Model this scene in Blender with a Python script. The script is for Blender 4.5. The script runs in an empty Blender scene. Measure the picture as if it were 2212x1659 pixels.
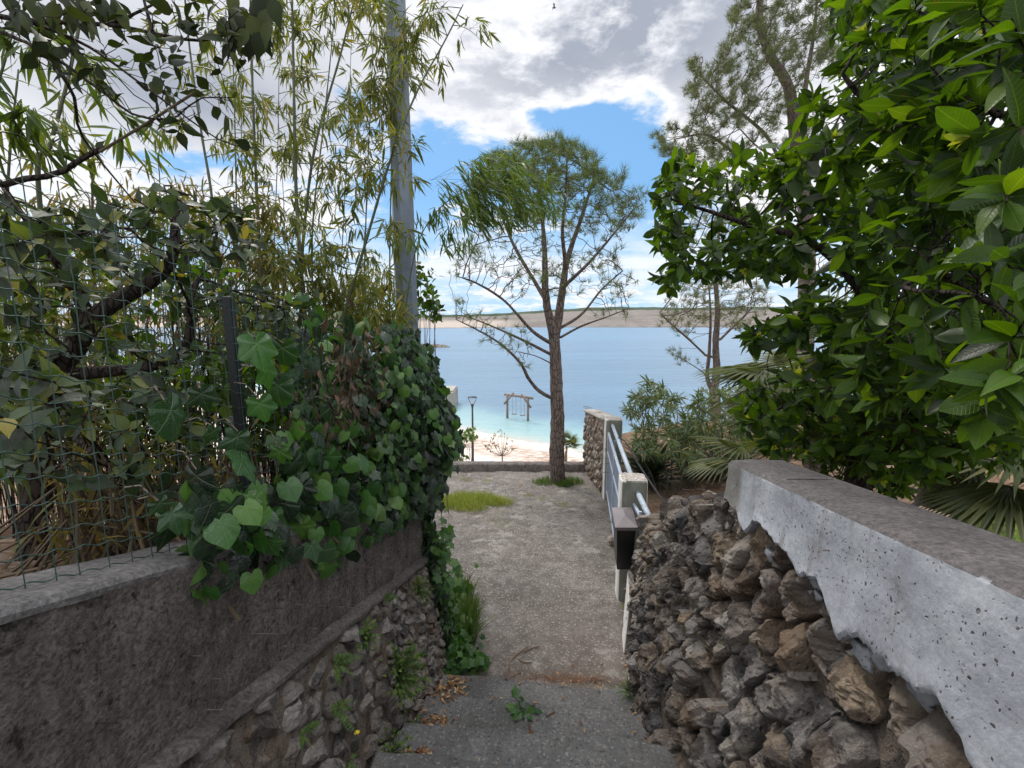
import bpy, bmesh, math, random
import numpy as np
from mathutils import Vector, noise as mn

R = math.radians
rng = np.random.default_rng(7)
rnd = random.Random(11)
scene = bpy.context.scene
COL = scene.collection

# ------------------------------------------------------------------ camera model (photo measured on a 2212 x 1659 sheet)
FPX, CX, CY = 1000.0, 1106.0, 829.5
PITCH = math.atan(139.0 / 1000.0)
CP, SP = math.cos(PITCH), math.sin(PITCH)
def W(px, py, t):
    u = (px - CX) / FPX; v = (CY - py) / FPX
    return np.array([u * t, (CP + v * SP) * t, (-SP + v * CP) * t])
def WY(px, py, y):
    v = (CY - py) / FPX
    return W(px, py, y / (CP + v * SP))
def WZ(px, py, z):
    v = (CY - py) / FPX
    return W(px, py, z / (-SP + v * CP))
def azel(px, py):
    d = W(px, py, 1.0); d = d / np.linalg.norm(d)
    return math.atan2(d[0], d[1]), math.asin(d[2])
def proj(P):
    P = np.asarray(P, float)
    t = P[..., 1] * CP - P[..., 2] * SP
    up = P[..., 1] * SP + P[..., 2] * CP
    return CX + FPX * P[..., 0] / t, CY - FPX * up / t, t
def in_poly(px, py, poly):
    c = False; n = len(poly); j = n - 1
    for i in range(n):
        xi, yi = poly[i]; xj, yj = poly[j]
        if (yi > py) != (yj > py) and px < (xj - xi) * (py - yi) / (yj - yi) + xi:
            c = not c
        j = i
    return c
def sample_poly(poly, n, r=rng):
    xs = [p[0] for p in poly]; ys = [p[1] for p in poly]; out = []
    while len(out) < n:
        x = r.uniform(min(xs), max(xs)); y = r.uniform(min(ys), max(ys))
        if in_poly(x, y, poly): out.append((x, y))
    return np.array(out)

# ------------------------------------------------------------------ objects
def tag(o, label=None, cat=None, group=None, kind=None):
    if label: o['label'] = label
    if cat: o['category'] = cat
    if group: o['group'] = group
    if kind: o['kind'] = kind
    return o
def thing(name, label, cat, loc=(0, 0, 0), group=None):
    o = bpy.data.objects.new(name, None); COL.objects.link(o)
    o.empty_display_size = 0.1
    o.location = [float(c) for c in loc]
    return tag(o, label, cat, group)
def wloc(o):
    v = Vector((0, 0, 0))
    while o: v += o.location; o = o.parent
    return v

class MB:
    def __init__(s): s.V = []; s.F = []; s.n = 0; s.L = {}
    def add(s, v, faces):
        v = np.asarray(v, float).reshape(-1, 3)
        s.V.append(v)
        if isinstance(faces, np.ndarray): s.F.append(faces + s.n)
        else:
            by = {}
            for f in faces: by.setdefault(len(f), []).append(f)
            for k, fs in by.items(): s.F.append(np.array(fs, int) + s.n)
        s.n += len(v)
    def quad(s, a, b, c, d): s.add([a, b, c, d], [(0, 1, 2, 3)])
    def grid(s, P):
        P = np.asarray(P, float); a, b = P.shape[:2]
        i = np.arange(a * b).reshape(a, b)
        f = np.stack([i[:-1, :-1], i[1:, :-1], i[1:, 1:], i[:-1, 1:]], -1).reshape(-1, 4)
        s.add(P.reshape(-1, 3), f)
    def box(s, c, ax, h):
        """oriented box: centre, 3 unit axes, 3 half sizes"""
        c = np.asarray(c, float); ax = [np.asarray(a, float) for a in ax]
        v = []
        for k in (-1, 1):
            for (i, j) in ((-1, -1), (1, -1), (1, 1), (-1, 1)):
                v.append(c + ax[0] * i * h[0] + ax[1] * j * h[1] + ax[2] * k * h[2])
        s.add(v, [(3, 2, 1, 0), (4, 5, 6, 7), (0, 1, 5, 4), (1, 2, 6, 5), (2, 3, 7, 6), (3, 0, 4, 7)])
    def bar(s, a, b, w, d=None, up=(0, 0, 1)):
        a = np.asarray(a, float); b = np.asarray(b, float); d = d or w
        L = np.linalg.norm(b - a); y = (b - a) / L
        u = np.asarray(up, float)
        if abs(np.dot(u, y)) > .95: u = np.array([1., 0, 0])
        x = np.cross(y, u); x /= np.linalg.norm(x); z = np.cross(x, y)
        s.box((a + b) / 2, (x, y, z), (w / 2, L / 2, d / 2))
    def tube(s, pts, rad, sides=6, cap=True, rough=0.0):
        pts = np.asarray(pts, float); n = len(pts)
        if n < 2: return
        rad = np.broadcast_to(np.asarray(rad, float), (n,))
        T = np.gradient(pts, axis=0); T /= (np.linalg.norm(T, axis=1)[:, None] + 1e-12)
        u = np.array([0, 0, 1.0])
        if abs(T[0] @ u) > .9: u = np.array([1.0, 0, 0])
        N = np.zeros_like(pts)
        a = np.cross(T[0], u); N[0] = a / np.linalg.norm(a)
        for i in range(1, n):
            a = N[i - 1] - T[i] * (N[i - 1] @ T[i]); N[i] = a / (np.linalg.norm(a) + 1e-12)
        B = np.cross(T, N)
        th = np.arange(sides) * 2 * math.pi / sides
        rr = rad[:, None] * np.ones((1, sides))
        if rough:
            rr = rr * (1 + rough * rng.normal(size=rr.shape))
        ring = pts[:, None, :] + rr[..., None] * (np.cos(th)[None, :, None] * N[:, None, :] + np.sin(th)[None, :, None] * B[:, None, :])
        i = np.arange(n * sides).reshape(n, sides); j = np.roll(i, -1, axis=1)
        f = np.stack([i[:-1], j[:-1], j[1:], i[1:]], -1).reshape(-1, 4)
        s.add(ring.reshape(-1, 3), f)
        if cap:
            base = s.n - n * sides
            s.F.append(np.array([[base + k for k in range(sides)][::-1]]))
            s.F.append(np.array([[base + (n - 1) * sides + k for k in range(sides)]]))
    def lathe(s, c, prof, seg=24):
        c = np.asarray(c, float)
        th = np.arange(seg) * 2 * math.pi / seg
        P = np.array([[c + np.array([r * math.cos(a), r * math.sin(a), z]) for a in th] for r, z in prof])
        n = len(prof); i = np.arange(n * seg).reshape(n, seg); j = np.roll(i, -1, axis=1)
        f = np.stack([i[:-1], j[:-1], j[1:], i[1:]], -1).reshape(-1, 4)
        s.add(P.reshape(-1, 3), f)
    def build(s, name, mat, parent=None, smooth=False, bevel=0):
        me = bpy.data.meshes.new(name)
        if s.n:
            V = np.concatenate(s.V)
            if parent is not None:
                V = V - np.array(wloc(parent))
            me.vertices.add(len(V)); me.vertices.foreach_set('co', V.astype(np.float32).ravel())
            loops = np.concatenate([f.ravel() for f in s.F])
            tot = np.concatenate([np.full(len(f), f.shape[1]) for f in s.F])
            start = np.concatenate([[0], np.cumsum(tot)[:-1]])
            me.loops.add(len(loops)); me.loops.foreach_set('vertex_index', loops.astype(np.int32))
            me.polygons.add(len(tot)); me.polygons.foreach_set('loop_start', start.astype(np.int32))
            me.polygons.foreach_set('loop_total', tot.astype(np.int32))
            me.polygons.foreach_set('use_smooth', np.full(len(tot), bool(smooth)))
            me.update(calc_edges=True); me.validate()
        if s.L:
            at = me.attributes.new('leafco', 'FLOAT_VECTOR', 'POINT')
            A = np.concatenate([s.L.get(i, np.full((len(v), 3), 9.0)) for i, v in enumerate(s.V)])
            if len(A) == len(me.vertices): at.data.foreach_set('vector', A.astype(np.float32).ravel())
        me.materials.append(mat)
        o = bpy.data.objects.new(name, me); COL.objects.link(o)
        if parent is not None: o.parent = parent
        if bevel:
            m = o.modifiers.new('bevel', 'BEVEL'); m.width = bevel; m.segments = 2; m.limit_method = 'ANGLE'
        return o

def scatter(mb, tmpl, P, D, U, S):
    """copies of a leaf template (verts, faces) at P, pointing along D, face normal near U, size S"""
    v, f = tmpl
    P = np.asarray(P, float).reshape(-1, 3); n = len(P)
    if n == 0: return
    D = np.broadcast_to(np.asarray(D, float), (n, 3)); U = np.broadcast_to(np.asarray(U, float), (n, 3))
    D = D / (np.linalg.norm(D, axis=1)[:, None] + 1e-9)
    X = np.cross(D, U); X /= (np.linalg.norm(X, axis=1)[:, None] + 1e-9)
    Z = np.cross(X, D)
    S = np.broadcast_to(np.asarray(S, float), (n,))
    Vv = P[:, None, :] + S[:, None, None] * (v[None, :, 0:1] * X[:, None] + v[None, :, 1:2] * D[:, None] + v[None, :, 2:3] * Z[:, None])
    off = (np.arange(n) * len(v))[:, None, None]
    base = mb.n
    mb.L[len(mb.V)] = np.tile(v, (n, 1))
    mb.V.append(Vv.reshape(-1, 3)); mb.n += n * len(v)
    for ff in f:
        mb.F.append((ff[None] + off).reshape(-1, ff.shape[1]) + base)

def leaf(w, widths, fold=.25, curl=.15, wave=0.0, stem=0.0):
    """unit-length leaf: rows of 3 points; widths are fractions of w; fold lifts the edges, curl bends the tip down"""
    n = len(widths); v = []
    for i, k in enumerate(widths):
        y = stem + (1 - stem) * i / (n - 1); z = -curl * y * y + wave * math.sin(i * 2.1)
        hw = max(k, .02) * w * .5
        v += [(-hw, y, z + hw * fold), (0, y, z), (hw, y, z + hw * fold)]
    f = []
    for i in range(n - 1):
        a = 3 * i; f += [(a, a + 1, a + 4, a + 3), (a + 1, a + 2, a + 5, a + 4)]
    return np.array(v), [np.array(f)]
def blade(w=.05, curl=.2, n=3):
    v = []; f = []
    for i in range(n):
        y = i / n; hw = w * .5 * (1 - .6 * y)
        v += [(-hw, y, -curl * y * y), (hw, y, -curl * y * y)]
    v.append((0, 1, -curl))
    for i in range(n - 1): f.append((2 * i, 2 * i + 1, 2 * i + 3, 2 * i + 2))
    k = 2 * (n - 1)
    return np.array(v), ([np.array(f)] if f else []) + [np.array([(k, k + 1, k + 2)])]
def polar_leaf(pts, cup=.12, droop=.2):
    """leaf from an outline given as (angle from tip in degrees, radius); centre is the leaf base"""
    ang = [(R(a), r) for a, r in pts]
    out = [(math.sin(a) * r, math.cos(a) * r) for a, r in ang]
    n = len(out); v = [(0, 0, 0)]
    for k, s in ((1, .55), (2, 1.0)):
        for i, (x, y) in enumerate(out):
            rr = math.hypot(x, y) * s
            vein = .035 if (i % 2 == 0) else -.02
            z = -droop * max(0, y * s) ** 2 * .8 - cup * (x * s) ** 2 * 1.5 - (vein if k == 1 else vein * .6) * (1 if rr > .2 else 0)
            v.append((x * s, y * s, z))
    f3 = [(0, 1 + (i + 1) % n, 1 + i) for i in range(n)]
    f4 = [(1 + i, 1 + (i + 1) % n, 1 + n + (i + 1) % n, 1 + n + i) for i in range(n)]
    v = np.array(v); v[:, 1] += .25
    return v, [np.array(f3), np.array(f4)]
def big_leaf(pts, rings=6, cup=.15, droop=.25, quilt=.05, wavy=.03):
    """close-up lobed leaf: smooth outline, sunk veins and puffed flesh between them"""
    A = np.array([a for a, r in pts], float); Rr = np.array([r for a, r in pts]); o = np.argsort(A); A = A[o]; Rr = Rr[o]
    A3 = np.concatenate([A - 360, A, A + 360]); R3 = np.concatenate([Rr] * 3)
    an = np.arange(-180, 180, 6.0); rr = np.interp(an, A3, R3); rr = .25 * np.roll(rr, 1) + .5 * rr + .25 * np.roll(rr, -1)
    veins = np.array([0, 58, -58, 125, -125]); v = [(0, 0, 0)]
    for s in np.linspace(0, 1, rings + 1)[1:]:
        for a, r in zip(an, rr):
            x, y = math.sin(R(a)) * r * s, math.cos(R(a)) * r * s
            dv = np.abs((a - veins + 180) % 360 - 180).min()
            arc = math.sin(min(1, R(dv)) ) * r * s
            q = quilt * (1 - math.exp(-(arc / .10) ** 2)) * math.exp(-(arc / .45) ** 2) * (.4 + .6 * abs(math.sin(s * 9 + dv * .04)))
            z = q - droop * max(0, y) ** 2 - cup * x * x * 1.6 + wavy * s * s * math.sin(R(a) * 7 + 1)
            v.append((x, y + 0, z))
    n = len(an); v = np.array(v); v[:, 1] += .22
    f3 = [(0, 1 + (i + 1) % n, 1 + i) for i in range(n)]
    f4 = [(1 + k * n + i, 1 + k * n + (i + 1) % n, 1 + (k + 1) * n + (i + 1) % n, 1 + (k + 1) * n + i) for k in range(rings - 1) for i in range(n)]
    return v, [np.array(f3), np.array(f4)]

LAUREL = leaf(.42, [.10, .52, .86, 1.0, .97, .78, .46, .06], .24, .18)
LAUREL2 = leaf(.46, [.10, .45, .80, .98, 1.0, .88, .55, .08], .10, -.12, .010)
LAUREL3 = leaf(.38, [.10, .55, .9, 1.0, .92, .68, .36, .04], .5, .34, -.010)
OVATE = leaf(.58, [.06, .85, 1.0, .75, .3, .03], .2, .2)
BAMB = leaf(.13, [.2, 1.0, .8, .05], .3, .25)
OLEA = leaf(.17, [.15, .8, 1.0, .6, .05], .2, .22)
STRAP = leaf(.075, [.8, 1.0, .95, .8, .5, .05], .5, .35)
IVY = polar_leaf([(0, 1.0), (18, .70), (38, .64), (58, .78), (75, .52), (100, .50), (125, .55), (150, .40), (180, .14),
                  (-150, .40), (-125, .55), (-100, .50), (-75, .52), (-58, .78), (-38, .64), (-18, .70)])
IVY2 = polar_leaf([(0, .95), (20, .78), (42, .70), (62, .68), (80, .58), (105, .56), (130, .54), (155, .40), (180, .16),
                   (-155, .40), (-130, .54), (-105, .56), (-80, .58), (-62, .68), (-42, .70), (-20, .78)], .22, .3)
BIGI = [big_leaf([(0, 1.0), (14, .80), (32, .60), (50, .74), (60, .78), (72, .62), (92, .50), (115, .58), (130, .56), (155, .40), (178, .10), (-178, .10), (-155, .40), (-130, .56), (-115, .58), (-92, .50), (-72, .62), (-60, .78), (-50, .74), (-32, .60), (-14, .80)]),
        big_leaf([(0, .98), (20, .80), (45, .70), (65, .62), (90, .58), (125, .56), (150, .46), (172, .24), (180, .12), (-172, .24), (-150, .46), (-125, .56), (-90, .58), (-65, .62), (-45, .70), (-20, .80)], 6, .28, .4, .06, .03),
        big_leaf([(0, 1.05), (12, .78), (30, .52), (46, .80), (56, .86), (68, .60), (90, .42), (112, .55), (128, .56), (150, .36), (176, .10), (-176, .10), (-150, .36), (-128, .56), (-112, .55), (-90, .42), (-68, .60), (-56, .86), (-46, .80), (-30, .52), (-12, .78)], 6, .10, .5, .05, .05)]
DRY = leaf(.4, [.1, .8, 1.0, .6, .05], .7, .35)

def unit(v):
    v = np.asarray(v, float); return v / (np.linalg.norm(v, axis=-1)[..., None] + 1e-9)
def rvec(n): return unit(rng.normal(size=(n, 3)))

# ------------------------------------------------------------------ branching (space colonisation)
def resample(pts, step):
    pts = np.asarray(pts, float); out = [pts[0]]
    # smooth with Catmull-Rom
    P = np.vstack([2 * pts[0] - pts[1], pts, 2 * pts[-1] - pts[-2]])
    dense = []
    for i in range(1, len(P) - 2):
        p0, p1, p2, p3 = P[i - 1:i + 3]
        for t in np.linspace(0, 1, 12, endpoint=False):
            dense.append(.5 * ((2 * p1) + (-p0 + p2) * t + (2 * p0 - 5 * p1 + 4 * p2 - p3) * t * t + (-p0 + 3 * p1 - 3 * p2 + p3) * t ** 3))
    dense.append(pts[-1]); dense = np.array(dense)
    d = np.concatenate([[0], np.cumsum(np.linalg.norm(np.diff(dense, axis=0), axis=1))])
    n = max(2, int(round(d[-1] / step)) + 1)
    s = np.linspace(0, d[-1], n)
    return np.stack([np.interp(s, d, dense[:, k]) for k in range(3)], 1)
class Tree:
    def __init__(s, step): s.step = step; s.P = []; s.par = []; s.rmin = []
    def limb(s, pts, r0, r1, attach=True):
        pts = resample(pts, s.step); n = len(pts); start = 0; prev = -1
        if attach and s.P:
            A = np.array(s.P); k = int(np.argmin(np.linalg.norm(A - pts[0], axis=1))); prev = k; start = 1
        for i in range(start, n):
            s.P.append(pts[i]); s.par.append(prev); prev = len(s.P) - 1
            f = i / (n - 1); s.rmin.append(r0 + (r1 - r0) * f)
    def grow(s, att, dk, iters=80, grav=0.0, jit=.25, frozen=0):
        att = np.asarray(att, float); step = s.step
        P = np.array(s.P)
        ok = np.ones(len(P), bool); ok[:frozen] = False
        base = np.where(ok)[0]
        D = np.linalg.norm(att[:, None, :] - P[None, base, :], axis=2)
        near = base[D.argmin(1)]; dist = D.min(1)
        cnt = np.zeros(len(att), int)
        for it in range(iters):
            alive = dist > dk
            att, near, dist, cnt = att[alive], near[alive], dist[alive], cnt[alive]
            if len(att) == 0: break
            P = np.array(s.P)
            dv = unit(att - P[near])
            new = []
            order = np.argsort(near, kind='stable'); ns = near[order]
            cut = np.flatnonzero(np.diff(ns)) + 1
            for g in np.split(order, cut):
                k = int(near[g[0]])
                d = dv[g].sum(0) + rng.normal(size=3) * jit * math.sqrt(len(g)) + np.array([0, 0, grav])
                d = d / (np.linalg.norm(d) + 1e-9)
                new.append((k, P[k] + d * step))
                cnt[g] += 1
            for k, p in new:
                s.P.append(p); s.par.append(k); s.rmin.append(0.0)
            N = np.array([p for _, p in new]); i0 = len(s.P) - len(new)
            D = np.linalg.norm(att[:, None, :] - N[None], axis=2)
            m = D.argmin(1); dm = D[np.arange(len(att)), m]
            better = dm < dist
            near = np.where(better, i0 + m, near); dist = np.where(better, dm, dist)
            stuck = cnt > 60
            dist = np.where(stuck, 0, dist)
    def finish(s, tip, expo=2.3):
        n = len(s.P); acc = np.zeros(n); lev = np.zeros(n, int); kids = [[] for _ in range(n)]
        r = np.zeros(n)
        for i in range(n - 1, -1, -1):
            r[i] = max(acc[i] ** (1 / expo) if acc[i] > 0 else tip, s.rmin[i])
            p = s.par[i]
            if p >= 0:
                acc[p] += max(acc[i], tip ** expo); lev[p] = max(lev[p], lev[i] + 1); kids[p].append(i)
        s.r = r; s.lev = lev; s.kids = kids; s.A = np.array(s.P)
        par = np.array(s.par); d = s.A - s.A[np.maximum(par, 0)]; s.dir = unit(d)
        return s
    def mesh(s, mb, sides=5, rough=0.0, minr=0.0, thick_sides=None):
        seen = []
        roots = [i for i in range(len(s.P)) if s.par[i] < 0]
        stack = [(None, r) for r in roots]
        while stack:
            pre, i = stack.pop(); chain = [pre] if pre is not None else []
            while True:
                chain.append(i); k = s.kids[i]
                if not k: break
                k = sorted(k, key=lambda q: -s.r[q])
                for o in k[1:]: stack.append((i, o))
                i = k[0]
            if len(chain) < 2: continue
            rr = s.r[chain].copy()
            if pre is not None: rr[0] = min(rr[0], rr[1] * 1.25)
            if rr.max() < minr: continue
            sd = thick_sides if (thick_sides and rr.max() > .03) else sides
            mb.tube(s.A[chain], rr, sd, cap=False, rough=rough if rr.max() > .03 else 0)

# ------------------------------------------------------------------ materials
class NT:
    def __init__(s, tree): s.t = tree; s.l = tree.links
    def n(s, typ, **kw):
        nd = s.t.nodes.new(typ)
        for k, v in kw.items(): setattr(nd, k, v)
        return nd
    def set(s, sock, v):
        if v is None: return
        if hasattr(v, 'is_linked'): s.l.new(v, sock)
        elif isinstance(v, (tuple, list)) and len(v) == 3 and sock.type == 'RGBA': sock.default_value = (*v, 1)
        else: sock.default_value = v
    def noise(s, scale, detail=6, rough=.55, vec=None, dist=0.0, out='Fac'):
        nd = s.n('ShaderNodeTexNoise'); nd.inputs['Scale'].default_value = scale
        nd.inputs['Detail'].default_value = detail; nd.inputs['Roughness'].default_value = rough; nd.inputs['Distortion'].default_value = dist
        if vec is not None: s.l.new(vec, nd.inputs['Vector'])
        return nd.outputs[out]
    def voro(s, scale, feat='F1', vec=None, out='Distance', rand=1.0):
        nd = s.n('ShaderNodeTexVoronoi', feature=feat); nd.inputs['Scale'].default_value = scale
        nd.inputs['Randomness'].default_value = rand
        if vec is not None: s.l.new(vec, nd.inputs['Vector'])
        return nd.outputs[out]
    def ramp(s, fac, stops, interp='LINEAR'):
        nd = s.n('ShaderNodeValToRGB'); nd.color_ramp.interpolation = interp
        e = nd.color_ramp.elements
        while len(e) < len(stops): e.new(.5)
        for k, (p, c) in enumerate(stops):
            e[k].position = p; e[k].color = (*c, 1) if not isinstance(c, (int, float)) else (c, c, c, 1)
        s.l.new(fac, nd.inputs['Fac']); return nd.outputs['Color']
    def mix(s, fac, a, b, blend='MIX'):
        nd = s.n('ShaderNodeMix', data_type='RGBA', blend_type=blend)
        s.set(nd.inputs[0], fac); s.set(nd.inputs[6], a); s.set(nd.inputs[7], b); return nd.outputs[2]
    def m(s, op, a, b=None, c=None, clamp=False):
        nd = s.n('ShaderNodeMath', operation=op, use_clamp=clamp)
        for k, v in enumerate((a, b, c)):
            if v is not None: s.set(nd.inputs[k], v)
        return nd.outputs[0]
    def sstep(s, x, a, b):
        nd = s.n('ShaderNodeMapRange', interpolation_type='SMOOTHSTEP')
        s.set(nd.inputs['Value'], x); nd.inputs['From Min'].default_value = a; nd.inputs['From Max'].default_value = b
        return nd.outputs[0]
    def vmul(s, vec, k):
        nd = s.n('ShaderNodeVectorMath', operation='MULTIPLY'); s.l.new(vec, nd.inputs[0]); nd.inputs[1].default_value = k
        return nd.outputs[0]
    def bump(s, h, strength=.5, dist=.02, normal=None):
        nd = s.n('ShaderNodeBump'); nd.inputs['Strength'].default_value = strength; nd.inputs['Distance'].default_value = dist
        s.l.new(h, nd.inputs['Height'])
        if normal is not None: s.l.new(normal, nd.inputs['Normal'])
        return nd.outputs[0]
MATS = {}
def material(name, fn):
    if name in MATS: return MATS[name]
    m = bpy.data.materials.new(name); m.use_nodes = True
    t = m.node_tree; t.nodes.clear(); k = NT(t)
    out = k.n('ShaderNodeOutputMaterial')
    geo = k.n('ShaderNodeNewGeometry'); k.pos = geo.outputs['Position']; k.nrm = geo.outputs['Normal']; k.isl = geo.outputs['Random Per Island']
    sh = fn(k); t.links.new(sh, out.inputs['Surface'])
    MATS[name] = m; return m
def princ(k, col, rough=.8, normal=None, spec=.3, metal=0.0, coat=0.0):
    b = k.n('ShaderNodeBsdfPrincipled')
    k.set(b.inputs['Base Color'], col); k.set(b.inputs['Roughness'], rough); k.set(b.inputs['Metallic'], metal)
    b.inputs['Specular IOR Level'].default_value = spec
    if normal is not None: k.l.new(normal, b.inputs['Normal'])
    return b.outputs[0]
def leafmat(name, stops, trans=.35, tcol=None, rough=.45, spec=.4, tmul=(1.5, 1.6, .6), spots=0.0, veins=None):
    def f(k):
        c = k.ramp(k.isl, stops)
        nz = k.noise(28, 3, .6, k.pos)
        c = k.mix(.35, c, k.mix(nz, (0.45, 0.45, 0.45), (1.5, 1.5, 1.5)), 'MULTIPLY')
        if spots:
            sp = k.sstep(k.noise(60, 2, .5, k.pos), .68, .74)
            c = k.mix(k.m('MULTIPLY', sp, spots), c, (.05, .03, .012))
        vh = nz
        if veins:
            at = k.n('ShaderNodeAttribute'); at.attribute_name = 'leafco'
            sx = k.n('ShaderNodeSeparateXYZ'); k.l.new(at.outputs['Vector'], sx.inputs[0]); x, y = sx.outputs[0], sx.outputs[1]
            ax = k.m('ABSOLUTE', x)
            if veins == 'pinnate':
                mid = k.sstep(ax, .014, .004)
                side = k.sstep(k.m('SINE', k.m('MULTIPLY', k.m('SUBTRACT', y, k.m('MULTIPLY', ax, .9)), 75.0)), .80, .98)
                vn = k.m('MAXIMUM', mid, k.m('MULTIPLY', side, .45))
            else:
                ang = k.m('ARCTAN2', ax, k.m('SUBTRACT', y, .23)); rad = k.m('SQRT', k.m('ADD', k.m('MULTIPLY', x, x), k.m('POWER', k.m('ABSOLUTE', k.m('SUBTRACT', y, .23)), 2.0)))
                vn = None
                for a_ in (0.0, 1.01, 2.18):
                    q = k.sstep(k.m('MULTIPLY', k.m('ABSOLUTE', k.m('SUBTRACT', ang, a_)), rad), .022, .006)
                    vn = q if vn is None else k.m('MAXIMUM', vn, q)
                net = k.voro(9.0, 'DISTANCE_TO_EDGE', at.outputs['Vector'])
                vn = k.m('MAXIMUM', vn, k.m('MULTIPLY', k.sstep(net, .06, .01), .35))
            c = k.mix(k.m('MULTIPLY', vn, .45), c, k.mix(.5, k.mix(1.0, c, (2.2, 2.0, 2.2), 'MULTIPLY'), (.16, .20, .07)))
            vh = k.m('SUBTRACT', nz, k.m('MULTIPLY', vn, 1.2))
        tc = k.mix(1.0, c, tmul, 'MULTIPLY') if tcol is None else tcol
        nd = k.n('ShaderNodeBsdfTranslucent'); k.set(nd.inputs['Color'], tc)
        b = princ(k, c, rough, k.bump(vh, .15 if not veins else .5, .004), spec)
        mx = k.n('ShaderNodeMixShader'); mx.inputs[0].default_value = trans
        k.l.new(b, mx.inputs[1]); k.l.new(nd.outputs[0], mx.inputs[2]); return mx.outputs[0]
    return material(name, f)
def bark(name, c1, c2, scale=1.0, st=.8):
    def f(k):
        v = k.vmul(k.pos, (1, 1, .28))
        vo = k.voro(26 * scale, 'DISTANCE_TO_EDGE', v)
        n = k.noise(40 * scale, 6, .6, v)
        h = k.m('ADD', k.m('MULTIPLY', k.sstep(vo, 0, .12), .7), k.m('MULTIPLY', n, .5))
        c = k.mix(k.m('MULTIPLY', h, .9, clamp=True), c1, c2)
        return princ(k, c, .9, k.bump(h, st, .02), .15)
    return material(name, f)
def plain(name, col, rough=.6, metal=0.0, spec=.4, var=.25, scale=20, st=.15):
    def f(k):
        n = k.noise(scale, 6, .6, k.pos); n2 = k.noise(scale * .15, 4, .6, k.pos)
        c = k.mix(var, col, k.mix(k.m('MULTIPLY', n, n2), (.3, .3, .3), (2.6, 2.6, 2.6)), 'MULTIPLY')
        return princ(k, c, k.m('ADD', rough - .1, k.m('MULTIPLY', n, .2)), k.bump(n, st, .004), spec, metal)
    return material(name, f)

def m_stone(name, tones, scale=1.0, lichen=(.30, .29, .26), st=.9):
    def f(k):
        base = k.ramp(k.isl, tones)
        n1 = k.noise(7 * scale, 8, .65, k.pos, .4); n2 = k.noise(38 * scale, 8, .7, k.pos); n3 = k.noise(2.6 * scale, 4, .6, k.pos)
        c = k.mix(k.m('MULTIPLY', k.sstep(n1, .47, .62), .85), base, (.040, .038, .039))
        c = k.mix(k.m('MULTIPLY', k.sstep(n2, .54, .68), .42), c, lichen)
        c = k.mix(k.m('MULTIPLY', k.sstep(n3, .50, .66), .50), c, (.16, .092, .045))
        pit = k.voro(45 * scale, 'F1', k.pos)
        h = k.m('ADD', k.m('ADD', k.m('MULTIPLY', n1, 1.2), k.m('MULTIPLY', n2, .6)), k.m('MULTIPLY', k.sstep(pit, 0, .4), .25))
        return princ(k, c, .88, k.bump(h, st, .045), .25)
    return material(name, f)
M_STONE = m_stone('rubble_stone', [(0, (.105, .096, .093)), (.18, (.30, .275, .255)), (.36, (.22, .170, .125)), (.5, (.40, .365, .325)), (.64, (.115, .107, .108)), (.8, (.34, .262, .185)), (1, (.22, .20, .19))], 1.0, (.46, .43, .395), 1.0)
M_STONE_L = m_stone('grey_slab_stone', [(0, (.17, .15, .135)), (.3, (.31, .28, .255)), (.55, (.22, .19, .168)), (.8, (.38, .35, .325)), (1, (.25, .222, .20))], 1.2, (.42, .40, .37), .9)
M_STONE_P = m_stone('pale_brown_stone', [(0, (.20, .16, .13)), (.4, (.30, .255, .21)), (.7, (.25, .20, .16)), (1, (.34, .30, .26))], 1.0, (.42, .39, .35), .5)
M_ROUGHM = m_stone('rough_grey_mortar', [(0, (.17, .158, .152)), (1, (.21, .195, .185))], 3.0, (.33, .31, .29), 1.0)
M_MORTAR = m_stone('dark_mortar', [(0, (.20, .165, .135)), (1, (.20, .165, .135))], 2.0, (.30, .275, .25))

def f_plaster(k):
    n1 = k.noise(2.2, 8, .65, k.pos, .3); n2 = k.noise(30, 10, .75, k.pos); n3 = k.noise(7, 8, .7, k.pos)
    v = k.noise(5, 4, .5, k.vmul(k.pos, (3.5, 3.5, .5)))
    c = k.ramp(n3, [(.25, (.10, .085, .078)), (.45, (.19, .164, .150)), (.6, (.26, .23, .212)), (.75, (.37, .335, .31))])
    c = k.mix(k.m('MULTIPLY', k.sstep(n1, .50, .66), .6), c, (.27, .24, .215))
    c = k.mix(k.m('MULTIPLY', k.sstep(v, .52, .66), .4), c, (.085, .071, .064))
    c = k.mix(k.m('MULTIPLY', k.sstep(n2, .58, .66), .75), c, (.30, .27, .245))
    c = k.mix(k.m('MULTIPLY', k.sstep(n2, .43, .36), .85), c, (.020, .016, .014))
    n4 = k.noise(14, 9, .7, k.pos, .6)
    c = k.mix(k.m('MULTIPLY', k.sstep(n4, .42, .34), .7), c, (.028, .022, .019))
    n5 = k.noise(85, 7, .75, k.pos)
    c = k.mix(.8, c, k.mix(k.sstep(n5, .34, .66), (.42, .42, .42), (1.55, 1.55, 1.55)), 'MULTIPLY')
    h = k.m('ADD', k.m('ADD', k.m('MULTIPLY', n5, 1.2), k.m('MULTIPLY', n4, 1.3)), k.m('MULTIPLY', n3, .9))
    return princ(k, c, .92, k.bump(h, 1.0, .03), .12)
M_PLASTER = material('weathered_dark_plaster', f_plaster)
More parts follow.
